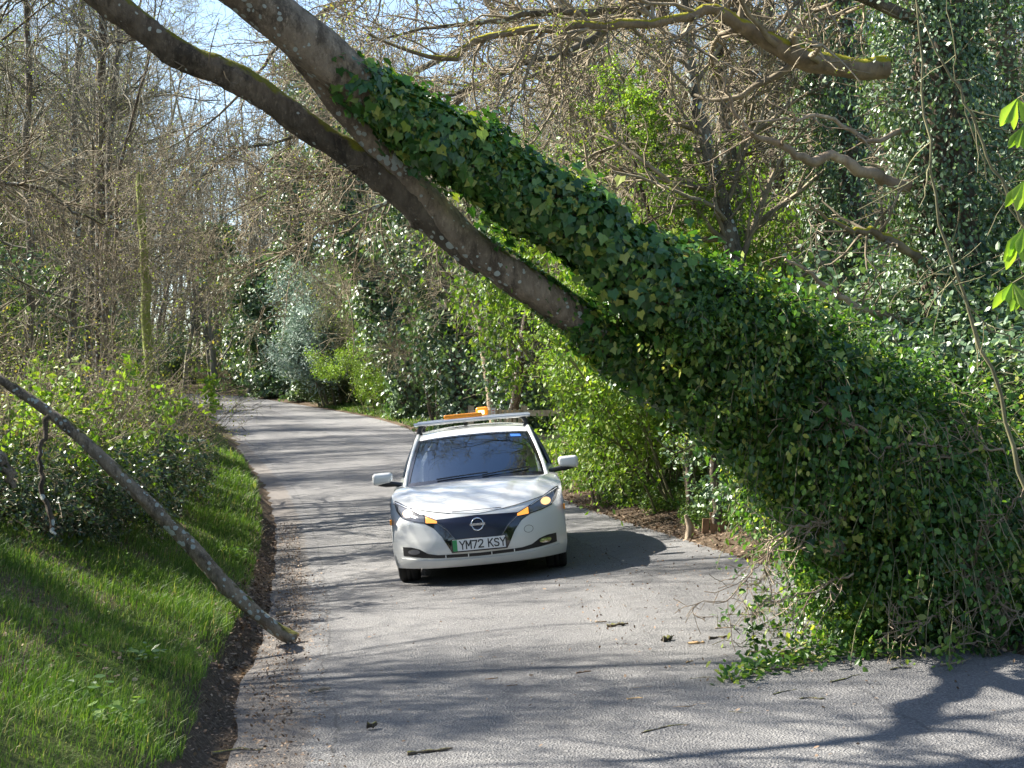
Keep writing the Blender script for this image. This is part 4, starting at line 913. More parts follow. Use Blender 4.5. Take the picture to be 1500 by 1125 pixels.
limb(A_, bA, PL([(1350, 380, 14.0, .05), (1290, 345, 13.7, .04), (1230, 330, 13.5, .02), (1180, 300, 13.3, .01)]), 'bark_mossy', rA, [(12, .2, 1, .7, .5, 6, .25, .0, .5, 3, .9), (4, .2, 1, .3, .5, 4, .26, 0, .6, 3, .8)], 'twig_tan')
limb(A_, bA, PL([(1340, 470, 14.0, .035), (1265, 455, 13.6, .028), (1200, 410, 13.4, .02), (1150, 380, 13.3, .012)]), 'bark_dead', rA, [(12, .2, 1, .5, .5, 6, .3, .0, .5, 3, .9)], 'twig_tan')
big = [
 ('tall ivy-clad trunk in front of the fence-side wood, nearest left of the massive ivy trunk', [(1255, 620, 20), (1250, 400, 20), (1240, 150, 20.2), (1232, -200, 20.5)], .15, .27, 14000, .055),
 ('slim ivy-clad trunk second to the left of the massive ivy trunk', [(1212, 620, 21), (1208, 400, 21), (1196, 150, 21.2), (1190, -200, 21.5)], .17, .30, 15000, .055),
 ('broad ivy-clad trunk rising at the right edge of the photograph', [(1530, 760, 16), (1500, 500, 16), (1475, 200, 16.2), (1450, -150, 16.5)], .20, .42, 18000, .055),
 ('dark ivy-clad trunk leaning left above the bright green bush beyond the car', [(612, 590, 64), (585, 510, 64), (553, 430, 64), (520, 340, 64), (480, 200, 64), (450, 60, 65)], .5, 1.0, 15000, .17),
 ('ivy-clad trunk with broad leafy sides just left of the light trunk stub', [(690, 600, 50), (665, 500, 50), (635, 400, 50), (600, 300, 50), (570, 120, 51)], .35, 1.25, 14000, .14),
 ('ivy-clad forked trunk above the silvery conifer', [(448, 545, 84), (442, 480, 84), (435, 420, 84), (430, 340, 84), (425, 220, 84)], .5, .95, 8000, .2),
 ('short thick ivy-covered trunk at the far end of the verge', [(410, 575, 90), (395, 500, 90), (385, 440, 90), (372, 380, 90)], .5, 1.9, 11000, .2),
 ('far ivy-clad tree leaning left over the bend', [(365, 565, 100), (352, 470, 100), (335, 410, 100), (310, 330, 100)], .55, 1.0, 6000, .22),
 ('ivy-clad trunk half hidden behind the pale green bushes right of the car', [(905, 600, 30), (890, 450, 30), (878, 300, 30), (868, 100, 31)], .22, .5, 9000, .08),
 ('ivy-clad trunk between the car roof and the leaning trunks', [(762, 590, 44), (748, 480, 44), (735, 380, 44), (716, 200, 45)], .3, .8, 11000, .12),
]
for i, (lab, pth, r_, s_, n_, ls) in enumerate(big):
    pth = [P(*q) for q in pth]; g0 = gz(pth[0][0], pth[0][1]); pth[0][2] = min(pth[0][2], g0)
    o, b_, r__ = ivy_tree('ivy_clad_tree', 40 + i, pth, r_, s_, n_, ls); tag(o, lab, 'tree', 'ivy-clad trees beside the road')
    if i < 2:
        limb(o, b_, [list(pth[2]) + [.04], list(pth[2] + V(-1.2, -.5, .9)) + [.025], list(pth[2] + V(-2.6, -1, 1.3)) + [.01]], 'bark_grey', r__, [(16, .1, 1, 1.1, .5, 6, .22, 0, .45, 3, .9), (6, .2, 1, .5, .5, 4, .26, 0, .6, 3, .8)], 'twig_tan')

# bare trunks at upper centre (each with limbs and twigs)
TS = [(30, .25, 1, 2.2, .5, 7, .2, .02, .4, 4, .9), (8, .2, 1, .9, .5, 5, .25, 0, .6, 3, .8), (5, .2, 1, .4, .5, 3, .26, 0, .7, 3, .7)]
bare = [
 ('pale bare trunk forking upwards at upper centre, left of a twin', [(1085, 560, 19.5, .12), (1075, 400, 19.5, .11), (1062, 320, 19.5, .10), (1035, 210, 19.5, .085), (1012, 100, 19.5, .075), (995, -60, 19.6, .06), (985, -200, 19.8, .04)], 'bark_grey'),
 ('grey bare trunk forking upwards at upper centre, right of a twin', [(1090, 560, 20.5, .13), (1078, 400, 20.5, .12), (1075, 300, 20.5, .115), (1062, 180, 20.5, .11), (1052, 60, 20.5, .10), (1045, -100, 20.6, .08), (1040, -220, 20.8, .05)], 'bark_grey'),
 ('slanting bare trunk leaning left behind the ivy-covered leaning trunk', [(960, 480, 27, .16), (925, 330, 27, .15), (890, 180, 27, .14), (862, 130, 27, .13), (838, 60, 27, .11), (815, -40, 27, .09), (790, -180, 27.3, .06)], 'bark_grey'),
 ('mossy slanting pole-like trunk below the slanting bare trunk', [(1010, 420, 24, .09), (935, 275, 24, .08), (870, 195, 24, .075), (800, 120, 24, .07), (740, 40, 24, .055), (690, -40, 24.2, .04)], 'bark_mossy'),
 ('bare trunk snapped to a light tan stub behind the two leaning trunks', [(730, 610, 46, .20), (716, 540, 46, .19), (708, 480, 46, .18), (695, 420, 46, .20), (684, 370, 46, .17), (676, 320, 46, .10)], 'bark_dead'),
 ('tall grey trunk in the wood right of the twin trunks', [(1150, 560, 30, .16), (1140, 300, 30, .15), (1130, 100, 30, .13), (1120, -150, 30.5, .08)], 'bark_brown'),
 ('brown bare trunk between the slanting trunks and the twin trunks', [(985, 560, 33, .17), (975, 300, 33, .15), (970, 100, 33, .13), (960, -150, 33.5, .08)], 'bark_brown'),
]
for i, (lab, c_, bk) in enumerate(bare):
    rg2 = np.random.default_rng(70 + i); c_ = PL(c_); c_[0][2] = min(c_[0][2], gz(c_[0][0], c_[0][1]) - .1); b_ = V(*c_[0][:3])
    o = empty('bare_tree', tuple(b_)); tag(o, lab, 'tree', 'bare trees in the roadside wood')
    limb(o, b_, c_, bk, rg2, TS if i != 4 else [(14, .3, 1, .8, .5, 5, .2, 0, .3, 3, .9), (4, .2, 1, .3, .5, 4, .26, 0, .6, 3, .8)], 'twig_tan', 'trunk', 10, leaf=3500 if i != 4 else None, nn=30, tw_name='crown')

for i, (lab, c_) in enumerate([('slender young tree in fresh yellow-green leaf right behind the leaning ivy trunk', [(1010, 700, 19.5, .05), (1000, 520, 19.5, .045), (975, 400, 19.5, .035), (940, 280, 19.5, .025), (915, 180, 19.5, .012), (905, 120, 19.5, .006)]),
                               ('second young tree in fresh leaf, between the twin bare trunks and the massive ivy trunk', [(1120, 640, 20.5, .05), (1110, 520, 20.5, .045), (1095, 430, 20.5, .03), (1060, 330, 20.5, .015), (1040, 280, 20.5, .006)]),
                               ('third young tree in fresh leaf, seen between the two leaning trunks', [(880, 640, 29, .07), (850, 520, 29, .06), (800, 430, 29, .045), (780, 340, 29, .03), (760, 260, 29, .012)])]):
    rg2 = np.random.default_rng(150 + i); c_ = PL(c_); c_[0][2] = min(c_[0][2], gz(c_[0][0], c_[0][1]) - .1); b_ = V(*c_[0][:3]); o = empty('young_tree', tuple(b_)); tag(o, lab, 'tree', 'young trees in fresh leaf')
    limb(o, b_, c_, 'bark_brown', rg2, [(26, .25, 1, 1.0 + .5 * (i == 2), .5, 6, .2, .02, .5, 4, .9), (8, .15, 1, .45, .5, 4, .24, 0, .6, 3, .8), (3, .2, 1, .2, .5, 3, .24, 0, .7, 3, .8)], 'twig_olive', 'trunk', 8, leaf=13000, lsz=.05 + .02 * (i == 2), lm='leaf_fresh', tw_name='crown')

# ------------------------------------------------------------------ left-hand trunks
lt = [
 ('leftmost of the cluster of tall slim trunks on the left bank', [(128, 560, 27, .085), (132, 440, 27, .08), (138, 300, 27, .075), (146, 150, 27, .07), (150, 20, 27, .06), (152, -150, 27.2, .04)], 'bark_grey'),
 ('tallest straight trunk of the cluster of slim trunks on the left bank', [(148, 560, 26, .095), (146, 440, 26, .09), (146, 300, 26, .085), (148, 150, 26, .08), (150, 20, 26, .07), (148, -150, 26.2, .05)], 'bark_brown'),
 ('kinked slim trunk at the right of the trunk cluster on the left bank', [(156, 560, 25.5, .07), (153, 450, 25.5, .065), (150, 400, 25.5, .06), (158, 300, 25.5, .055), (160, 220, 25.5, .05), (172, 60, 25.5, .04), (180, -120, 25.8, .025)], 'bark_grey'),
 ('thin upright trunk left of the trunk cluster, forking at the top', [(100, 560, 30, .08), (108, 420, 30, .075), (112, 300, 30, .07), (108, 160, 30, .06), (120, 20, 30, .05), (118, -150, 30, .035)], 'bark_grey'),
 ('thin bare trunk nearest the left edge of the photograph', [(40, 560, 28, .08), (45, 400, 28, .075), (38, 250, 28, .07), (42, 100, 28, .06), (30, -80, 28, .04)], 'bark_grey'),
 ('slanting thin reddish stem right of the trunk cluster', [(165, 560, 24, .03), (172, 290, 24, .028), (190, 190, 24, .024), (200, 150, 24, .02), (225, 60, 24, .012), (240, -20, 24, .007)], 'bark_brown'),
]
LT = [(26, .2, 1, 1.9, .5, 7, .2, .04, .4, 4, .85), (8, .2, 1, .8, .5, 5, .25, 0, .6, 3, .8), (5, .2, 1, .38, .5, 3, .26, 0, .7, 3, .7)]
for i, (lab, c_, bk) in enumerate(lt):
    rg2 = np.random.default_rng(90 + i); c_ = PL(c_); c_[0][2] = min(c_[0][2], gz(c_[0][0], c_[0][1]) - .1); b_ = V(*c_[0][:3])
    o = empty('bare_tree', tuple(b_)); tag(o, lab, 'tree', 'bare trees in the roadside wood')
    limb(o, b_, c_, bk, rg2, LT, 'twig_grey', 'trunk', 9, leaf=900, nn=30, tw_name='crown')
c_ = PL([(222, 575, 22, .068), (217, 520, 22, .068), (213, 420, 22, .065), (208, 330, 22, .062), (205, 256, 22, .054)]); c_[0][2] = gz(c_[0][0], c_[0][1]) - .2; b_ = V(*c_[0][:3])
o = empty('mossy_pole', tuple(b_)); tag(o, 'straight moss-green pole with a flat top left of the road bend', 'pole'); limb(o, b_, c_, 'bark_pole', rg, None, name='pole', capmat='cut_wood', k=10)
# long bare boughs hanging over the bend, left of the leaning trunks
ob = [
 ('pale arching bough hanging over the road bend, upper of two', [(700, 120, 21, .06), (600, 215, 20.8, .04), (520, 250, 20.6, .03), (440, 262, 20.4, .022), (360, 300, 20.2, .013), (290, 350, 20, .006)]),
 ('pale arching bough hanging over the road bend, lower of two', [(660, 250, 22, .05), (560, 300, 21.8, .035), (480, 330, 21.6, .026), (400, 380, 21.4, .018), (320, 400, 21.2, .010), (250, 440, 21, .005)]),
 ('dark bough reaching into the photograph from the left edge', [(-160, 190, 22, .05), (-40, 240, 21.8, .04), (0, 265, 21.6, .032), (60, 275, 21.5, .028), (110, 310, 21.4, .022), (155, 326, 21.3, .012), (200, 300, 21.2, .005)]),
 ('bare grey bough at the top centre, highest of those above the ivy trunk', [(1060, -30, 21, .06), (930, 20, 20.8, .05), (820, 90, 20.6, .035), (720, 130, 20.4, .025), (620, 120, 20.2, .015), (520, 150, 20, .006)]),
 ('bare bough at the top left between the tall trunks and the dark leaning trunk', [(700, -80, 24, .06), (560, -20, 23.8, .045), (440, 40, 23.6, .03), (330, 160, 23.4, .02), (240, 220, 23.2, .008)]),
 ('bare bough spreading below the dark leaning trunk', [(700, 60, 26, .06), (560, 130, 25.8, .045), (430, 200, 25.6, .03), (330, 230, 25.4, .02), (230, 330, 25.2, .008)]),
 ('dark bough with long twigs above the leaning trunks', [(1000, -60, 17, .05), (860, 60, 16.8, .04), (760, 95, 16.6, .03), (660, 140, 16.4, .02), (560, 130, 16.2, .012), (480, 120, 16, .006)]),
]
for i, (lab, c_) in enumerate(ob):
    rg2 = np.random.default_rng(110 + i); c_ = PL(c_); b_ = V(*c_[0][:3]); o = empty('overhanging_bough', tuple(b_)); tag(o, lab, 'branch', 'boughs hanging over the road')
    limb(o, b_, c_, 'bark_grey', rg2, [(30, .15, 1, 1.5, .5, 8, .2, -.01, .45, 4, .75), (9, .2, 1, .65, .5, 5, .26, -.02, .6, 3, .75), (5, .2, 1, .3, .5, 3, .28, 0, .7, 3, .7)], 'twig_tan', k=7, leaf=900, nn=30)

# ------------------------------------------------------------------ repeated trees of the wood
RMIN = .0042
protoA = bare_tree('woodland_tree', 201, 15, .16, dens=1.0, leafy=5200, bark='bark_grey', twig='twig_grey', lsize=.05)
protoB = bare_tree('woodland_tree', 202, 12, .10, stems=4, spread=.5, crown0=.12, dens=.7, leafy=6000, bark='bark_brown', twig='twig_tan')
protoC = bare_tree('woodland_tree', 203, 17, .20, dens=.9, leafy=3000, bark='bark_brown', twig='twig_grey', crown0=.15)
protoD = bare_tree('woodland_tree', 204, 9, .06, stems=6, spread=.7, crown0=.08, dens=.6, leafy=9000, leaf='leaf_fresh', twig='twig_olive', lsize=.06)
protos = [protoA, protoB, protoC, protoD]
first = [True] * 4
def tree_at(k, x, y, rot, s, lab, group='background trees of the wood'):
    o = protos[k] if first[k] else copy_tree(protos[k]); first[k] = False
    put(o, x, y, rot, s); tag(o, lab, 'tree', group); return o
rg = np.random.default_rng(5)
# wood behind the bend and on both sides, visible through the gaps
spots = []
for Y, n_, x0, x1 in ((34, 8, -15, 14), (42, 10, -17, 17), (52, 11, -21, 20), (64, 13, -26, 24), (80, 18, -32, 30)):
    for j in range(n_):
        x = x0 + (x1 - x0) * (j + .5 + rg.uniform(-.35, .35)) / n_; y = Y + rg.uniform(-4, 4)
        X1, Y1 = np.array([[x]]), np.array([[y]])
        if inside(X1, Y1)[0, 0] or min(dist_poly(X1, Y1, LE)[0, 0], dist_poly(X1, Y1, RE)[0, 0]) < 1.8: continue
        spots.append((x, y))
for (x, y) in ((8.6, 29.5), (1.6, 33), (5.0, 31.5), (10.5, 31), (-.2, 41), (3.4, 38), (12.5, 36), (-2.6, 58), (-9.5, 83), (-5.5, 74)): spots.append((x, y))
kinds = {0: 'tall bare tree in the dense wood behind the road bend', 1: 'many-stemmed bare tree in the dense wood behind the road bend', 2: 'thick-trunked bare tree in the dense wood behind the road bend', 3: 'low yellow-green budding tree in the dense wood behind the road bend'}
for (x, y) in spots:
    k = int(rg.choice([0, 1, 2, 3], p=[.3, .27, .2, .23])); px = 750 + F * x / y
    if 20 < px < 300 and y < 58: continue
    tree_at(k, x, y, rg.uniform(0, 6.28), rg.uniform(.75, 1.1), kinds[k])
# out-of-frame trees: left ones throw shade streaks, those behind camera added for windscreen reflections
for j, (x, y, k, s) in enumerate([(-6.5, 3.5, 1, .75), (-7.6, 11.2, 3, .62), (-9.5, 8, 0, .8), (-11, 13, 0, .85), (-7.8, 9.0, 0, .62), (7.5, -7, 0, 1.0), (-4.5, -5, 2, .9), (2, -9, 1, 1.2), (-10.5, 19, 0, .9), (-10.5, 25.5, 2, .8), (-14, 33, 0, 1)]):
    tree_at(k, x, y, rg.uniform(0, 6.28), s, 'bare tree standing outside the frame near the road', 'trees on the left bank')

# ------------------------------------------------------------------ far wood: one mass
rg = np.random.default_rng(9); nb = 620
xx = rg.uniform(-75, 65, nb); yy = rg.uniform(92, 150, nb); zz = zground(xx, yy)
tr = grow(np.c_[xx, yy, zz], np.c_[rg.normal(0, .08, (nb, 2)), np.ones(nb)], rg.uniform(12, 24, nb), 8, .06, .03, rg); rr = taper(rg.uniform(.1, .28, nb), np.full(nb, .04), 8)
lv = crown_from(tr, rr, rg, [(13, .12, .98, 3.8, .4, 5, .2, .05, .45, 3, .85), (7, .1, 1, 1.7, .4, 4, .25, 0, .6, 3, .8), (3, .1, 1, .9, .4, 2, .25, 0, .6, 3, .8)])
mb = MB(); v, f = tubes(tr, rr, 5); mb.add(v, f, 0)
for p, q, k in lv: v, f = tubes(p, np.maximum(q, .016), 3); mb.add(v, f, 0)
p = lv[1][0].reshape(-1, 3); i = rg.choice(len(p), 26000); leaves(mb, p[i], np.tile(V(-.3, -.3, .7), (26000, 1)), .16, 'rhomb', rg, 1, 1.2)
nu = 30000; ux = rg.uniform(-75, 65, nu); uy = rg.uniform(88, 120, nu); leaves(mb, np.stack([ux, uy, zground(ux, uy) + rg.uniform(0, 1, nu) ** 1.5 * 6], -1), np.tile(V(-.3, -.4, .6), (nu, 1)), .22, 'rhomb', rg, 1, 1.2)
tag(mb.build('far_woodland', [M['twig_grey'], M['leaf_bud']]), kind='stuff')

RMIN = .003
# ------------------------------------------------------------------ hedge and shrubs
S = {}
S['hawthorn'] = lambda sd: shrub('green_bush', sd, 2.6, 2.0, 16, 22000, .052, 'leaf_fresh', 'twig_olive', r=.014, lj=.09)
S['mid'] = lambda sd: shrub('hedge_bush', sd, 2.4, 2.0, 16, 7500, .06, 'leaf_mid', 'twig_tan', r=.012, lj=.10)
S['ivybush'] = lambda sd: shrub('ivy_bush', sd, 3.0, 2.6, 14, 11000, .085, 'ivy_wall', 'twig_tan', 'oval', r=.02, lj=.12)
S['bramble'] = lambda sd: shrub('bramble', sd, 1.5, 2.2, 26, 6500, .06, 'leaf_dark', 'twig_tan', 'oval', arch=.5, r=.007, tw=4, lj=.06)
S['twiggy'] = lambda sd: shrub('bare_bush', sd, 2.3, 2.0, 30, 1500, .04, 'leaf_bud', 'twig_tan', r=.010, tw=6)
S['elder'] = lambda sd: shrub('elder_bush', sd, 1.6, 1.3, 12, 2000, .08, 'leaf_fresh', 'twig_olive', 'oval', r=.011, lj=.05)
S['low'] = lambda sd: shrub('ground_plant', sd, .38, .7, 22, 900, .055, 'ground_leaf', 'twig_olive', 'oval', r=.003, tw=4, lj=.04)
S['conifer'] = lambda sd: shrub('silver_conifer', sd, 4.6, 3.0, 9, 26000, .16, 'leaf_silver', 'twig_grey', 'long', r=.04, tw=16, lj=.16)
S['dwarf'] = lambda sd: shrub('dark_conifer', sd, 1.6, 1.8, 12, 9000, .09, 'leaf_conifer', 'twig_olive', 'long', r=.014, tw=10, lj=.1)
base_ = {}; used_ = set()
def bush(kind, x, y, s, lab, rot=None, group=None, var=0, sz=None):
    key = (kind, var)
    if key not in base_: base_[key] = S[kind](300 + 17 * len(base_) + var)
    o = base_[key] if key not in used_ else copy_tree(base_[key]); used_.add(key)
    put(o, x, y, rg.uniform(0, 6.28) if rot is None else rot, s, None, sz); tag(o, lab, {'hawthorn': 'bush', 'mid': 'bush', 'ivybush': 'bush', 'bramble': 'bramble', 'twiggy': 'bush', 'elder': 'bush', 'low': 'plant', 'conifer': 'conifer', 'dwarf': 'conifer'}[kind], group); return o
def bpx(kind, px, Y, s, lab, **k): return bush(kind, (px - 750) / F * Y, Y, s, lab, **k)
def bgr(kind, px, py, s, lab, **k): q = ghit(px, py); return bush(kind, q[0], q[1], s, lab, **k)
bgr('conifer', 505, 591, 1.5, 'silvery blue-green conifer standing behind the verge beyond the car')
bgr('dwarf', 484, 594, 1.7, 'low dark green conifer at the foot of the silvery one')
bgr('hawthorn', 553, 602, 1.45, 'bright yellow-green bush right of the silvery conifer')
bgr('hawthorn', 985, 718, .95, 'bright fresh green bush right of the car, below the leaning trunk', var=1)
bgr('hawthorn', 945, 698, 1.0, 'tall fresh green bush behind the first green bush right of the car')
bpx('hawthorn', 1030, 21, 1.3, 'tall yellow-green bush showing above the leaning ivy trunk', var=1, sz=1.75)
bpx('hawthorn', 925, 23.5, 1.3, 'tall yellow-green bush right behind the leaning ivy trunk, left of the twin trunks', sz=2.2)
HG = 'hedge bushes along the right side of the road'
hk = ['mid', 'twiggy', 'mid', 'ivybush', 'twiggy', 'mid', 'hawthorn', 'ivybush']
hz_ = 0
names = {'mid': 'green hedge bush among the bushes along the right side of the road', 'twiggy': 'bare twiggy bush among the bushes along the right side of the road', 'ivybush': 'dark glossy ivy bush among the bushes along the right side of the road', 'hawthorn': 'fresh green bush among the bushes along the right side of the road'}
for i, y in enumerate(list(np.arange(13.5, 30, 1.35)) + list(np.arange(31, 104, 2.4))):
    for d, s0 in ((2.3, .48), (3.9, .85), (6.3, 1.2)):
        q = off_edge(RE, y, d + rg.uniform(-.3, .4) + (1.6 if y > 30 else 0)); k = hk[(i * 3 + int(d) * 2 + int(rg.integers(0, 3))) % 8]
        if y > 30 and rg.uniform() < .2: k = ['ivybush', 'hawthorn', 'twiggy'][int(rg.integers(0, 3))]
        px_ = 750 + F * q[0] / q[1]
        if 36 < y < 52 and 660 < px_ < 860 and d < 5 or (30 < y < 42 and 640 < px_ < 860): continue
        bush(k, q[0], q[1], s0 * rg.uniform(.85, 1.2) * (1.35 if y > 45 else 1), names[k], group=HG, var=int(rg.integers(0, 2)))
# dark ivy thicket behind the fallen tree at the right
for i, (px, Y, s) in enumerate([(1330, 12.9, .7), (1440, 12.6, .75), (1530, 12.2, .8), (1240, 14.2, .62), (1480, 14.5, 1.0), (1380, 16.5, .95), (1290, 17.5, 1.0), (1180, 17.5, .72), (1560, 15.5, 1.1)]):
    bpx('ivybush', px, Y, s, 'dark ivy thicket behind the foot of the fallen tree', group='ivy thickets behind the fallen tree', var=i % 2)
for i in range(44):
    y = rg.uniform(24, 85); q = off_edge(LE, y, -rg.uniform(3.5, 14)); k = ['twiggy', 'mid', 'twiggy', 'ivybush'][i % 4]
    bush(k, q[0], q[1], rg.uniform(.9, 1.5), 'bush in the thicket between the trunks on the left bank', group='undergrowth on the left bank', var=i % 2)
for i in range(14):
    px = rg.uniform(0, 330); y = rg.uniform(45, 88); x = (px - 750) / F * y; X1, Y1 = np.array([[x]]), np.array([[y]])
    if min(dist_poly(X1, Y1, LE)[0, 0], dist_poly(X1, Y1, RE)[0, 0]) < 2.5 or inside(X1, Y1)[0, 0]: continue
    k = int(rg.choice([0, 1, 2])); tree_at(k, x, y, rg.uniform(0, 6.28), rg.uniform(.8, 1.15), kinds[k])
# left bank top: brambles, elder shoots, bare stems
BG = 'brambles along the top of the left bank'
for i, y in enumerate(list(np.arange(7.5, 20, .75)) + list(np.arange(20, 44, 1.6)) + list(np.arange(45, 88, 3))):
    for d in (2.3, 3.6, 5.2):
        dd = {2.3: 2.9, 3.6: 4.2, 5.2: 5.8}[d]
        if d < 3 and 13.5 < y < 28: dd = 2.1
        if y > 40: dd += 1.8
        if y < 9.5 and d < 3: continue
        q = off_edge(LE, y, -(dd + rg.uniform(-.25, .4))); k = 'bramble' if (i + int(d)) % 5 or y < 20 and d < 3 else 'twiggy'
        bush(k, q[0], q[1], rg.uniform(.6, .95) if k == 'bramble' else rg.uniform(.5, .75), 'dark bramble arching on top of the left bank' if k == 'bramble' else 'bare twiggy bush on top of the left bank', group=BG, var=i % 2)
for i, (px, Y, s, lab) in enumerate([(140, 17.5, 1.05, 'bright green elder bush nearest the trunk cluster on the left bank'), (190, 20.0, 1.1, 'bright green elder bush furthest right among the brambles'), (92, 15.6, .95, 'bright green elder bush directly above the leaning log'), (28, 14.2, .85, 'bright green elder bush at the left edge of the photograph'), (165, 16.2, .6, 'small bright green elder bush low beside the leaning log')]):
    bpx('elder', px, Y, s, lab)
for i, (px, Y, s) in enumerate([(60, 17, .9), (10, 15, .8), (225, 24, .9), (120, 21, 1.1)]):
    bpx('twiggy', px, Y, s, 'tangle of bare stems among the elder leaves on the left bank', group='bare stems on the left bank', var=i % 2)
# ground plants on the right verge
for i in range(110):
    y = rg.uniform(11.5, 30); q = off_edge(RE, y, .75 + 1.6 * rg.uniform() ** .8); bush('low', q[0], q[1], rg.uniform(.5, .95), 'low leafy plant on the right verge', group='leafy plants on the right verge', var=i % 2)
for i in range(90):
    y = rg.uniform(12.5, 27); q = off_edge(RE, y, rg.uniform(.45, 1.3)); bush('low', q[0], q[1], rg.uniform(.5, .95), 'low leafy plant on the right verge', group='leafy plants on the right verge', var=i % 2)
for i in range(26):
    y = rg.uniform(36, 95); q = off_edge(RE, y, rg.uniform(.7, 1.6)); bush('low', q[0], q[1], rg.uniform(.7, 1.1), 'low leafy plant on the far verge beyond the car', group='leafy plants on the far verge', var=i % 2)
# ------------------------------------------------------------------ grass on the left bank and thin grass on the verges
rg = np.random.default_rng(77)
def blades(n, xs_, ys_, zs_, h, w, lean, name='grass', attr=None):
    a = rg.uniform(0, 2 * np.pi, n); L = h * rg.uniform(.45, 1.25, n)
    ld = np.stack([np.cos(a), np.sin(a), np.zeros(n)], -1) * (rg.uniform(.15, .9, n) * lean)[:, None] + V(.25, -.1, 0)
    side = np.stack([-np.sin(a + .8), np.cos(a + .8), np.zeros(n)], -1) * (w * rg.uniform(.6, 1.3, n))[:, None]
    b = np.stack([xs_, ys_, zs_ - .01], -1); m_ = b + V(0, 0, 1) * (L * .6)[:, None] + ld * (L * .35)[:, None]; t_ = b + V(0, 0, 1) * (L * .86)[:, None] + ld * (L * 1.0)[:, None]
    v = np.stack([b - side, b + side, m_ + side * .8, m_ - side * .8, t_], 1); i = np.arange(n)[:, None] * 5
    return v.reshape(-1, 3), [i + np.array([[0, 1, 2, 3]]), i + np.array([[3, 2, 4]])], np.repeat(rg.uniform(0, 1, n) ** 1.3 if attr is None else attr, 5)
gb = MB()
def scatter(edge, sgn, y0, y1, d0, d1, n):
    y = rg.uniform(y0, y1, n) ; d = rg.uniform(d0, d1, n); e = edge; k = np.clip(np.searchsorted(e[:, 1], y), 1, len(e) - 2)
    t = norm(e[k + 1] - e[k - 1]); nn = np.stack([t[:, 1], -t[:, 0]], -1); p = e[k] + (e[k + 1] - e[k]) * rg.uniform(0, 1, (n, 1)) + nn * (sgn * d)[:, None]
    return p[:, 0], p[:, 1]
for (y0, y1, d0, d1, n, h, w_) in ((5.2, 10, .26, 3.6, 60000, .10, .0022), (10, 14, .26, 2.9, 36000, .11, .0026), (14, 22, .26, 2.6, 30000, .12, .0038), (22, 40, .26, 2.2, 16000, .15, .007)):
    x_, y_ = scatter(LE, -1, y0, y1, d0, d1, n); z_ = zground(x_, y_)
    pat = .5 + .5 * np.sin(x_ * 2.3 + 1.1 * np.sin(y_ * 1.7)) * np.sin(y_ * 2.9 + x_); hh = h * (.5 + .9 * pat) * rg.choice([.5, .85, 1.4], n, p=[.4, .48, .12])
    keep = rg.uniform(0, 1, n) < (.55 + .45 * pat)
    v, f, a = blades(keep.sum(), x_[keep], y_[keep], z_[keep], hh[keep], w_, .7, attr=np.clip(rg.uniform(0, 1, keep.sum()) ** 1.2 * .8 + .2 * (1 - pat[keep]) + (rg.uniform(0, 1, keep.sum()) < .12) * .35, 0, 1)); gb.add(v, f, 0, a, smooth=False)
for (y0, y1, d0, d1, n, h, w_) in ((26, 78, .2, 2.8, 26000, .13, .014), (12, 26, .9, 2.6, 5000, .12, .005), (10.5, 12, .5, 2, 800, .1, .004)):
    x_, y_ = scatter(RE, 1, y0, y1, d0, d1, n); z_ = zground(x_, y_); v, f, a = blades(n, x_, y_, z_, np.full(n, h), w_, .7); gb.add(v, f, 0, a, smooth=False)
tag(gb.build('grass', M['grass']), kind='stuff')
# broad-leaved docks in the grass
def dock(root, n, s):
    mb = MB(); a = rg.uniform(0, 2 * np.pi, n); r_ = rg.uniform(.03, .16, n); p = np.stack([r_ * np.cos(a), r_ * np.sin(a), rg.uniform(.03, .12, n)], -1)
    leaves(mb, p, np.tile(V(0, 0, 1), (n, 1)), s, 'oval', rg, 0, .35, tip=None); mb.build('foliage', M['ground_leaf'], root)
for i, (px, py, lab) in enumerate([(120, 1035, 'broad-leaved plant in the grass at the bottom left'), (215, 975, 'broad-leaved plant in the grass near the earth edge'), (160, 1065, 'broad-leaved plant nearest the bottom of the photograph'), (345, 820, 'small broad-leaved plant right behind the leaning log')]):
    o = V(0, 0, CAMZ); d = P(px, py, 1.0) - o; Yt = np.arange(5, 20, .1); q = o[None] + d[None] * Yt[:, None]; k = int(np.argmax(q[:, 2] < zground(q[:, 0], q[:, 1]))); q = q[k]
    r_ = empty('dock_plant', (q[0], q[1], gz(q[0], q[1]))); tag(r_, lab, 'plant', 'broad-leaved plants in the grass'); dock(r_, 34, .06)

# ------------------------------------------------------------------ leaf litter, gutter crumbs (nobody could count them)
lm = MB()
for (edge, sgn, y0, y1, d0, d1, n, sz) in ((RE, 1, 9, 30, -.12, 1.3, 9000, .045), (RE, 1, 30, 60, -.1, 1.2, 3000, .08), (LE, -1, 6, 24, -.28, .25, 4200, .026), (LE, -1, 10, 24, .0, .35, 1500, .05), (LE, -1, 6, 16, -6, -.3, 200, .03), (LE, -1, 7, 14, .4, 3, 900, .04), (LE, -1, 7, 17, -5.2, -.25, 160, .022), (LE, -1, 7, 17, -.5, -.1, 900, .022), (RE, 1, 9, 17, -2.2, .1, 700, .024)):
    x_, y_ = scatter(edge, sgn, y0, y1, d0, d1, n); z_ = np.maximum(zground(x_, y_), np.where(inside(x_, y_), zplane(x_, y_) + .024, -9)) + rg.uniform(.004, .02, n)
    leaves(lm, np.stack([x_, y_, z_], -1), np.tile(V(0, 0, 1), (n, 1)), sz, 'oval', rg, 0, .45)
tag(lm.build('leaf_litter', M['litter']), kind='stuff')
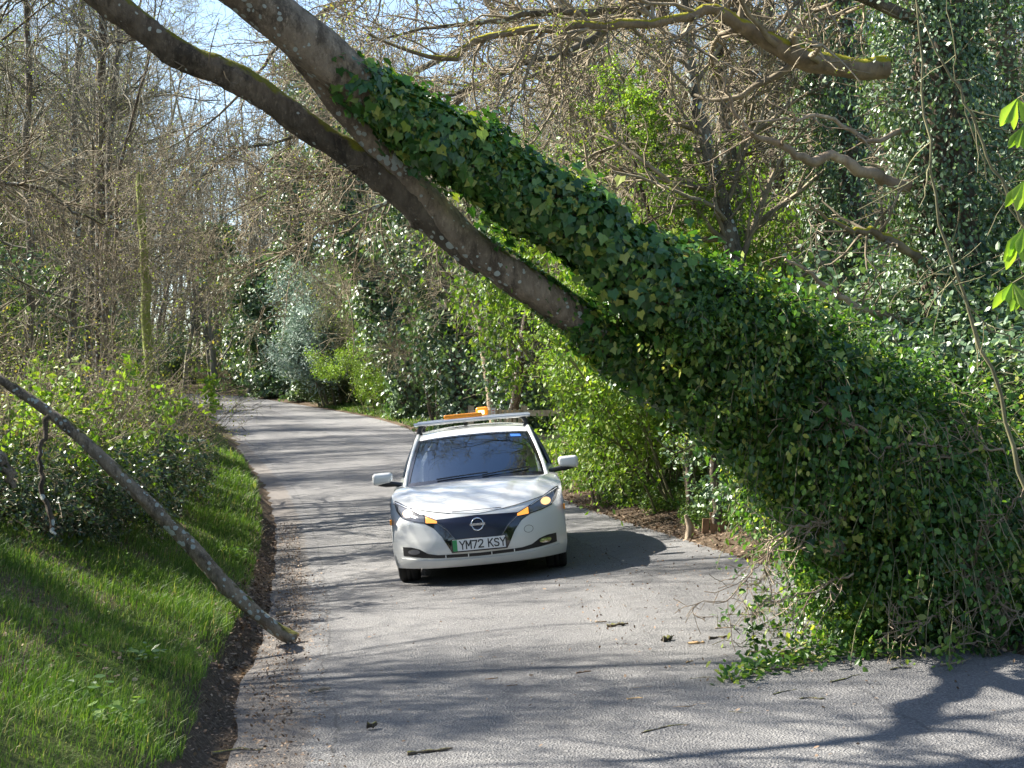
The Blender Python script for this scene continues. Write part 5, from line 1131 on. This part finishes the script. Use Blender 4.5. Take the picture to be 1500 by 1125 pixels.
# sticks and chips on the road, one object each
def stick(px, py, L, r_, ang, m_, lab, nm='stick', cat_='stick', kink=.1):
    h_ = hit(px, py); b_ = V(h_[0], h_[1], h_[2] + .02); o = empty(nm, tuple(b_)); dx = V(math.cos(ang), math.sin(ang), 0) * L / 2
    sl = float(zplane(b_[0] + dx[0], b_[1]) - zplane(b_[0] - dx[0], b_[1])) / 2
    L *= .8; r_ *= .75; p = [-dx + V(0, 0, r_ - sl), V(0, rg.uniform(-.3, .3) * L, r_), dx * .5 + V(0, rg.uniform(-.2, .2) * L, r_ * 1.3), dx + V(0, 0, r_ + sl)]; pp = spline(p, 9); mb = MB(); rr = r_ * rg.uniform(.5, 1.25, 9) * np.linspace(1.1, .55, 9); capped(mb, pp, rr, 6); mb.v[0] += rg.normal(0, r_ * .22, mb.v[0].shape)
    mb.build('wood', M[m_], o); tag(o, lab, cat_)
stick(905, 922, .16, .022, .1, 'bark_brown', 'dark stubby piece of bark on the road in front of the car', 'bark_piece', 'bark')
stick(880, 916, .09, .012, -.2, 'bark_dead', 'short pale stick beside the dark bark piece on the road')
stick(978, 944, .09, .03, .7, 'bark_grey', 'grey lump of bark standing on the road left of the ivy sprig', 'bark_piece', 'bark')
stick(1052, 940, .13, .016, .2, 'bark_brown', 'dark brown stick on the road nearest the dangling ivy shoot')
stick(1020, 948, .11, .014, .0, 'cut_wood', 'light wood splinter on the road left of the dark brown stick', 'wood_splinter', 'splinter')
stick(855, 991, .10, .010, .3, 'litter', 'curled brown dead leaf in the middle of the road', 'dead_leaf', 'leaf')
stick(720, 1000, .08, .008, .2, 'litter', 'reddish dead leaf in the middle of the road, left of the curled one', 'dead_leaf', 'leaf')
stick(955, 1012, .22, .006, .05, 'bark_dead', 'thin pale twig lying across the middle of the road')
stick(630, 1108, .24, .012, .35, 'bark_brown', 'dark knobbly stick at the bottom of the photograph')
stick(468, 1018, .14, .018, .3, 'bark_dead', 'pale piece of bark near the road seam at the left', 'bark_piece', 'bark')
stick(545, 1073, .06, .028, .5, 'bark_brown', 'round dark clod on the road at the end of a shadow line', 'clod', 'clod')
stick(425, 1050, .15, .007, .5, 'bark_dead', 'thin pale twig in the gutter at the left')
stick(350, 1108, .28, .010, .2, 'bark_grey', 'grey stick in the gutter at the bottom left')
stick(1010, 975, .07, .008, .8, 'cut_wood', 'small wood chip on the road left of the ivy sprig', 'wood_chip', 'chip')
stick(930, 1030, .09, .009, .1, 'cut_wood', 'orange-brown wood chip on the road below the thin pale twig', 'wood_chip', 'chip')
stick(1160, 966, .16, .022, .05, 'cut_wood', 'pale sawn wood chip beside the ivy sprig', 'wood_chip', 'chip')
stick(750, 1010, .07, .007, .4, 'litter', 'small brown leaf on the road right of the reddish one', 'dead_leaf', 'leaf')
stick(415, 905, .12, .028, .3, 'bark_dead', 'pale broken wood lump in the gutter behind the sawn log end', 'bark_piece', 'bark')
for (px, py) in ((1085, 905), (1060, 925), (1125, 960), (1030, 1000), (1150, 1020), (1240, 1000), (1320, 985), (1400, 975), (1010, 1040), (1090, 1050), (1190, 1030), (975, 1075)):
    stick(px, py, rg.uniform(.10, .3), rg.uniform(.004, .009), rg.uniform(-.7, .9), ['bark_dead', 'bark_brown', 'bark_grey'][int(rg.integers(0, 3))], 'thin snapped twig on the road near the foot of the fallen tree', 'snapped_twig', 'twig')
for o_ in [o for o in COL.objects if o.name.startswith('snapped_twig')]: o_['group'] = 'snapped twigs near the fallen tree'
# rough grass tuft and root scraps under the fallen tree
# ------------------------------------------------------------------ wooden fence with a small notice
M['fence_wood'] = barkmat('fence_wood', (.62, .52, .38), (.38, .31, .22), 12)
M['notice'] = plain('notice_white', (.75, .74, .72), .5); M['notice_red'] = plain('notice_red', (.55, .05, .04), .5)
fz0 = P(745, 626, 40); fbz = gz(fz0[0], fz0[1])
def fpx(px, py, dy=0): return P(px, py, 40 + dy)
o = empty('wooden_fence', (fz0[0], fz0[1], fbz)); tag(o, 'weathered wooden picket fence and rail behind the car roof', 'fence'); fo = V(fz0[0], fz0[1], fbz)
for px in (726, 733, 740, 747, 754, 761):
    mb = MB(); t_ = fpx(px, 598 + (px % 3)); box(mb, V(t_[0], t_[1], (t_[2] + fbz) / 2) - fo, (.08, .035, t_[2] - fbz)); mb.build('picket', M['fence_wood'], o)
for (xa, xb, py) in ((688, 842, 604), (688, 842, 640), (688, 842, 665)):
    a_, b2_ = fpx(xa, py, .06), fpx(xb, py + 2, .06); mb = MB(); box(mb, (a_ + b2_) / 2 - fo, (b2_[0] - a_[0], .05, .15)); mb.build('rail', M['fence_wood'], o)
for px in (690, 768, 822):
    mb = MB(); t_ = fpx(px, 597, .12); box(mb, V(t_[0], t_[1], (t_[2] + fbz) / 2) - fo, (.15, .14, t_[2] - fbz + .1)); mb.build('post', M['fence_wood'], o)
t_ = fpx(722.5, 605, -.05); no = empty('notice', tuple(t_)); tag(no, 'small white notice with red marks on the wooden fence', 'sign')
mb = MB(); box(mb, (0, 0, 0), (.10, .015, .25)); mb.build('board', M['notice'], no)
for dz in (.065, .0, -.065): mb = MB(); box(mb, (0, -.010, dz), (.06, .004, .018)); mb.build('red_mark', M['notice_red'], no)
# broken boards half hidden behind the right-hand hedge
M['brick_wood'] = barkmat('orange_board', (.36, .22, .13), (.20, .12, .08), 14)
q = P(1045, 715, 17.9); g0 = gz(q[0], q[1]); o = empty('broken_boards', (q[0], q[1], g0)); tag(o, 'broken orange-brown boards standing behind the verge right of the green bush', 'boards')
for k_, (dx, h_, an) in enumerate(((-.09, .17, .06), (0, .24, -.03), (.09, .14, .10))):
    mb = MB(); box(mb, (dx, 0, h_ / 2), (.075, .03, h_), rot=Matrix.Rotation(an, 4, 'Y')); mb.build('board', M['brick_wood'], o)
q = P(1008, 705, 17.9); o = empty('grey_post', (q[0], q[1], gz(q[0], q[1]) - .05)); tag(o, 'short split grey post left of the broken boards', 'post'); mb = MB(); capped(mb, [(0, 0, 0), (.02, 0, .2), (-.03, 0, .33)], [.05, .045, .02], 7); mb.build('stump', M['bark_dead'], o)
q = P(1048, 760, 16.3); sa = empty('sapling', (q[0], q[1], gz(q[0], q[1]) - .1)); tag(sa, 'dark young trunk on the verge in front of the fresh green bush', 'tree')
limb(sa, V(*sa.location), [list(P(1050, 765, 16.3)) + [.05], list(P(1046, 700, 16.3)) + [.045], list(P(1040, 640, 16.3)) + [.038], list(P(1015, 570, 16.4)) + [.02], list(P(990, 520, 16.5)) + [.008]], 'bark_brown', rg, [(12, .3, 1, .8, .5, 6, .2, .02, .5, 3, .9), (5, .2, 1, .35, .5, 4, .2, 0, .6, 3, .9)], 'twig_olive', 'trunk', leaf=900, lm='leaf_fresh', tw_name='crown')

# ------------------------------------------------------------------ thin saplings in front of the big ivy trunk, chestnut sprays
th = [('thin bare sapling stem slanting down the whole right side', [(1335, -60, 9.5, .010), (1352, 100, 9.5, .012), (1370, 280, 9.5, .014), (1410, 430, 9.5, .017), (1455, 560, 9.5, .020), (1490, 680, 9.5, .023), (1530, 800, 9.5, .026)]),
      ('thin bare stem crossing towards the chestnut leaves', [(1340, -10, 8.8, .008), (1375, 80, 8.8, .010), (1410, 145, 8.8, .012), (1450, 240, 8.8, .014), (1500, 330, 8.8, .016), (1560, 440, 8.8, .018)]),
      ('hair-thin stem beside the chestnut leaves', [(1385, -20, 9, .005), (1400, 100, 9, .006), (1440, 240, 9, .007), (1480, 300, 9, .008), (1540, 420, 9, .010)]),
      ('curved thin twig low in front of the ivy trunk', [(1300, 450, 9.3, .004), (1370, 400, 9.3, .006), (1440, 470, 9.3, .008), (1540, 540, 9.3, .010)])]
for i, (lab, c_) in enumerate(th):
    rg2 = np.random.default_rng(130 + i); c_ = PL([q[:3] + (q[3] * .62,) for q in c_]); b_ = V(*c_[-1][:3]); o = empty('sapling', tuple(b_)); tag(o, lab, 'sapling', 'thin stems in front of the big ivy trunk')
    limb(o, b_, c_, 'twig_olive', rg2, [(9, .05, .95, .35, .5, 6, .15, .02, .5, 3, .8)], 'twig_olive', 'stem', 5, nn=24)
cc = V(*P(1560, 250, 6.2)); ch_ = empty('chestnut_branch', tuple(cc)); tag(ch_, 'fresh yellow-green horse chestnut sprays hanging in at the right edge', 'branch')
limb(ch_, cc, PL([(1640, 60, 6.2, .012), (1560, 250, 6.2, .010), (1520, 400, 6.2, .006)]), 'twig_olive', rg, None, name='stem', k=6)
for (px, py, s_) in ((1490, 145, .17), (1500, 185, .12), (1500, 265, .15), (1500, 335, .16), (1483, 415, .13), (1500, 425, .12), (1497, 345, .15)):
    c0 = P(px, py, 6.2) - cc; mb = MB(); n_ = 6
    for k_ in range(n_):
        an = -1.9 + k_ * .62 + rg.uniform(-.1, .1); d_ = V(math.sin(an) * .75, rg.uniform(-.5, .3), -.85 - .1 * math.cos(an)); d_ = d_ / np.linalg.norm(d_)
        L_ = s_ * rg.uniform(.6, .9); sd_ = np.cross(d_, V(rg.uniform(-.3, .3), 1, .2)); sd_ /= np.linalg.norm(sd_); nn_ = np.cross(sd_, d_)
        ts = np.linspace(0, 1, 9); wd_ = L_ * .19 * interp(ts, [(0, .08), (.3, .45), (.62, 1), (.85, .65), (1, .02)]); mid_ = c0 + d_ * (L_ * ts)[:, None] + V(0, 0, -.25) * (L_ * ts ** 2)[:, None] * .6
        vv = np.stack([mid_ - sd_ * wd_[:, None] + nn_ * (wd_ * .35)[:, None], mid_, mid_ + sd_ * wd_[:, None] + nn_ * (wd_ * .35)[:, None]], 1); vv[::2, 0] *= 1.0
        i_ = np.arange(8)[:, None] * 3; mb.add(vv.reshape(-1, 3), [np.concatenate([i_ + np.array([[0, 1, 4, 3]]), i_ + np.array([[1, 2, 5, 4]])])], 0, np.full(27, rg.uniform(0, 1)))
    st_ = np.array([c0, c0 + V(.05, 0, .03), c0 + V(.16, .02, .05)]); v, f = tubes(st_[None], np.full((1, 3), .003), 4); mb.add(v, f, 1)
    mb.build('leaf_cluster', [M['leaf_chestnut'], M['twig_olive']], ch_)
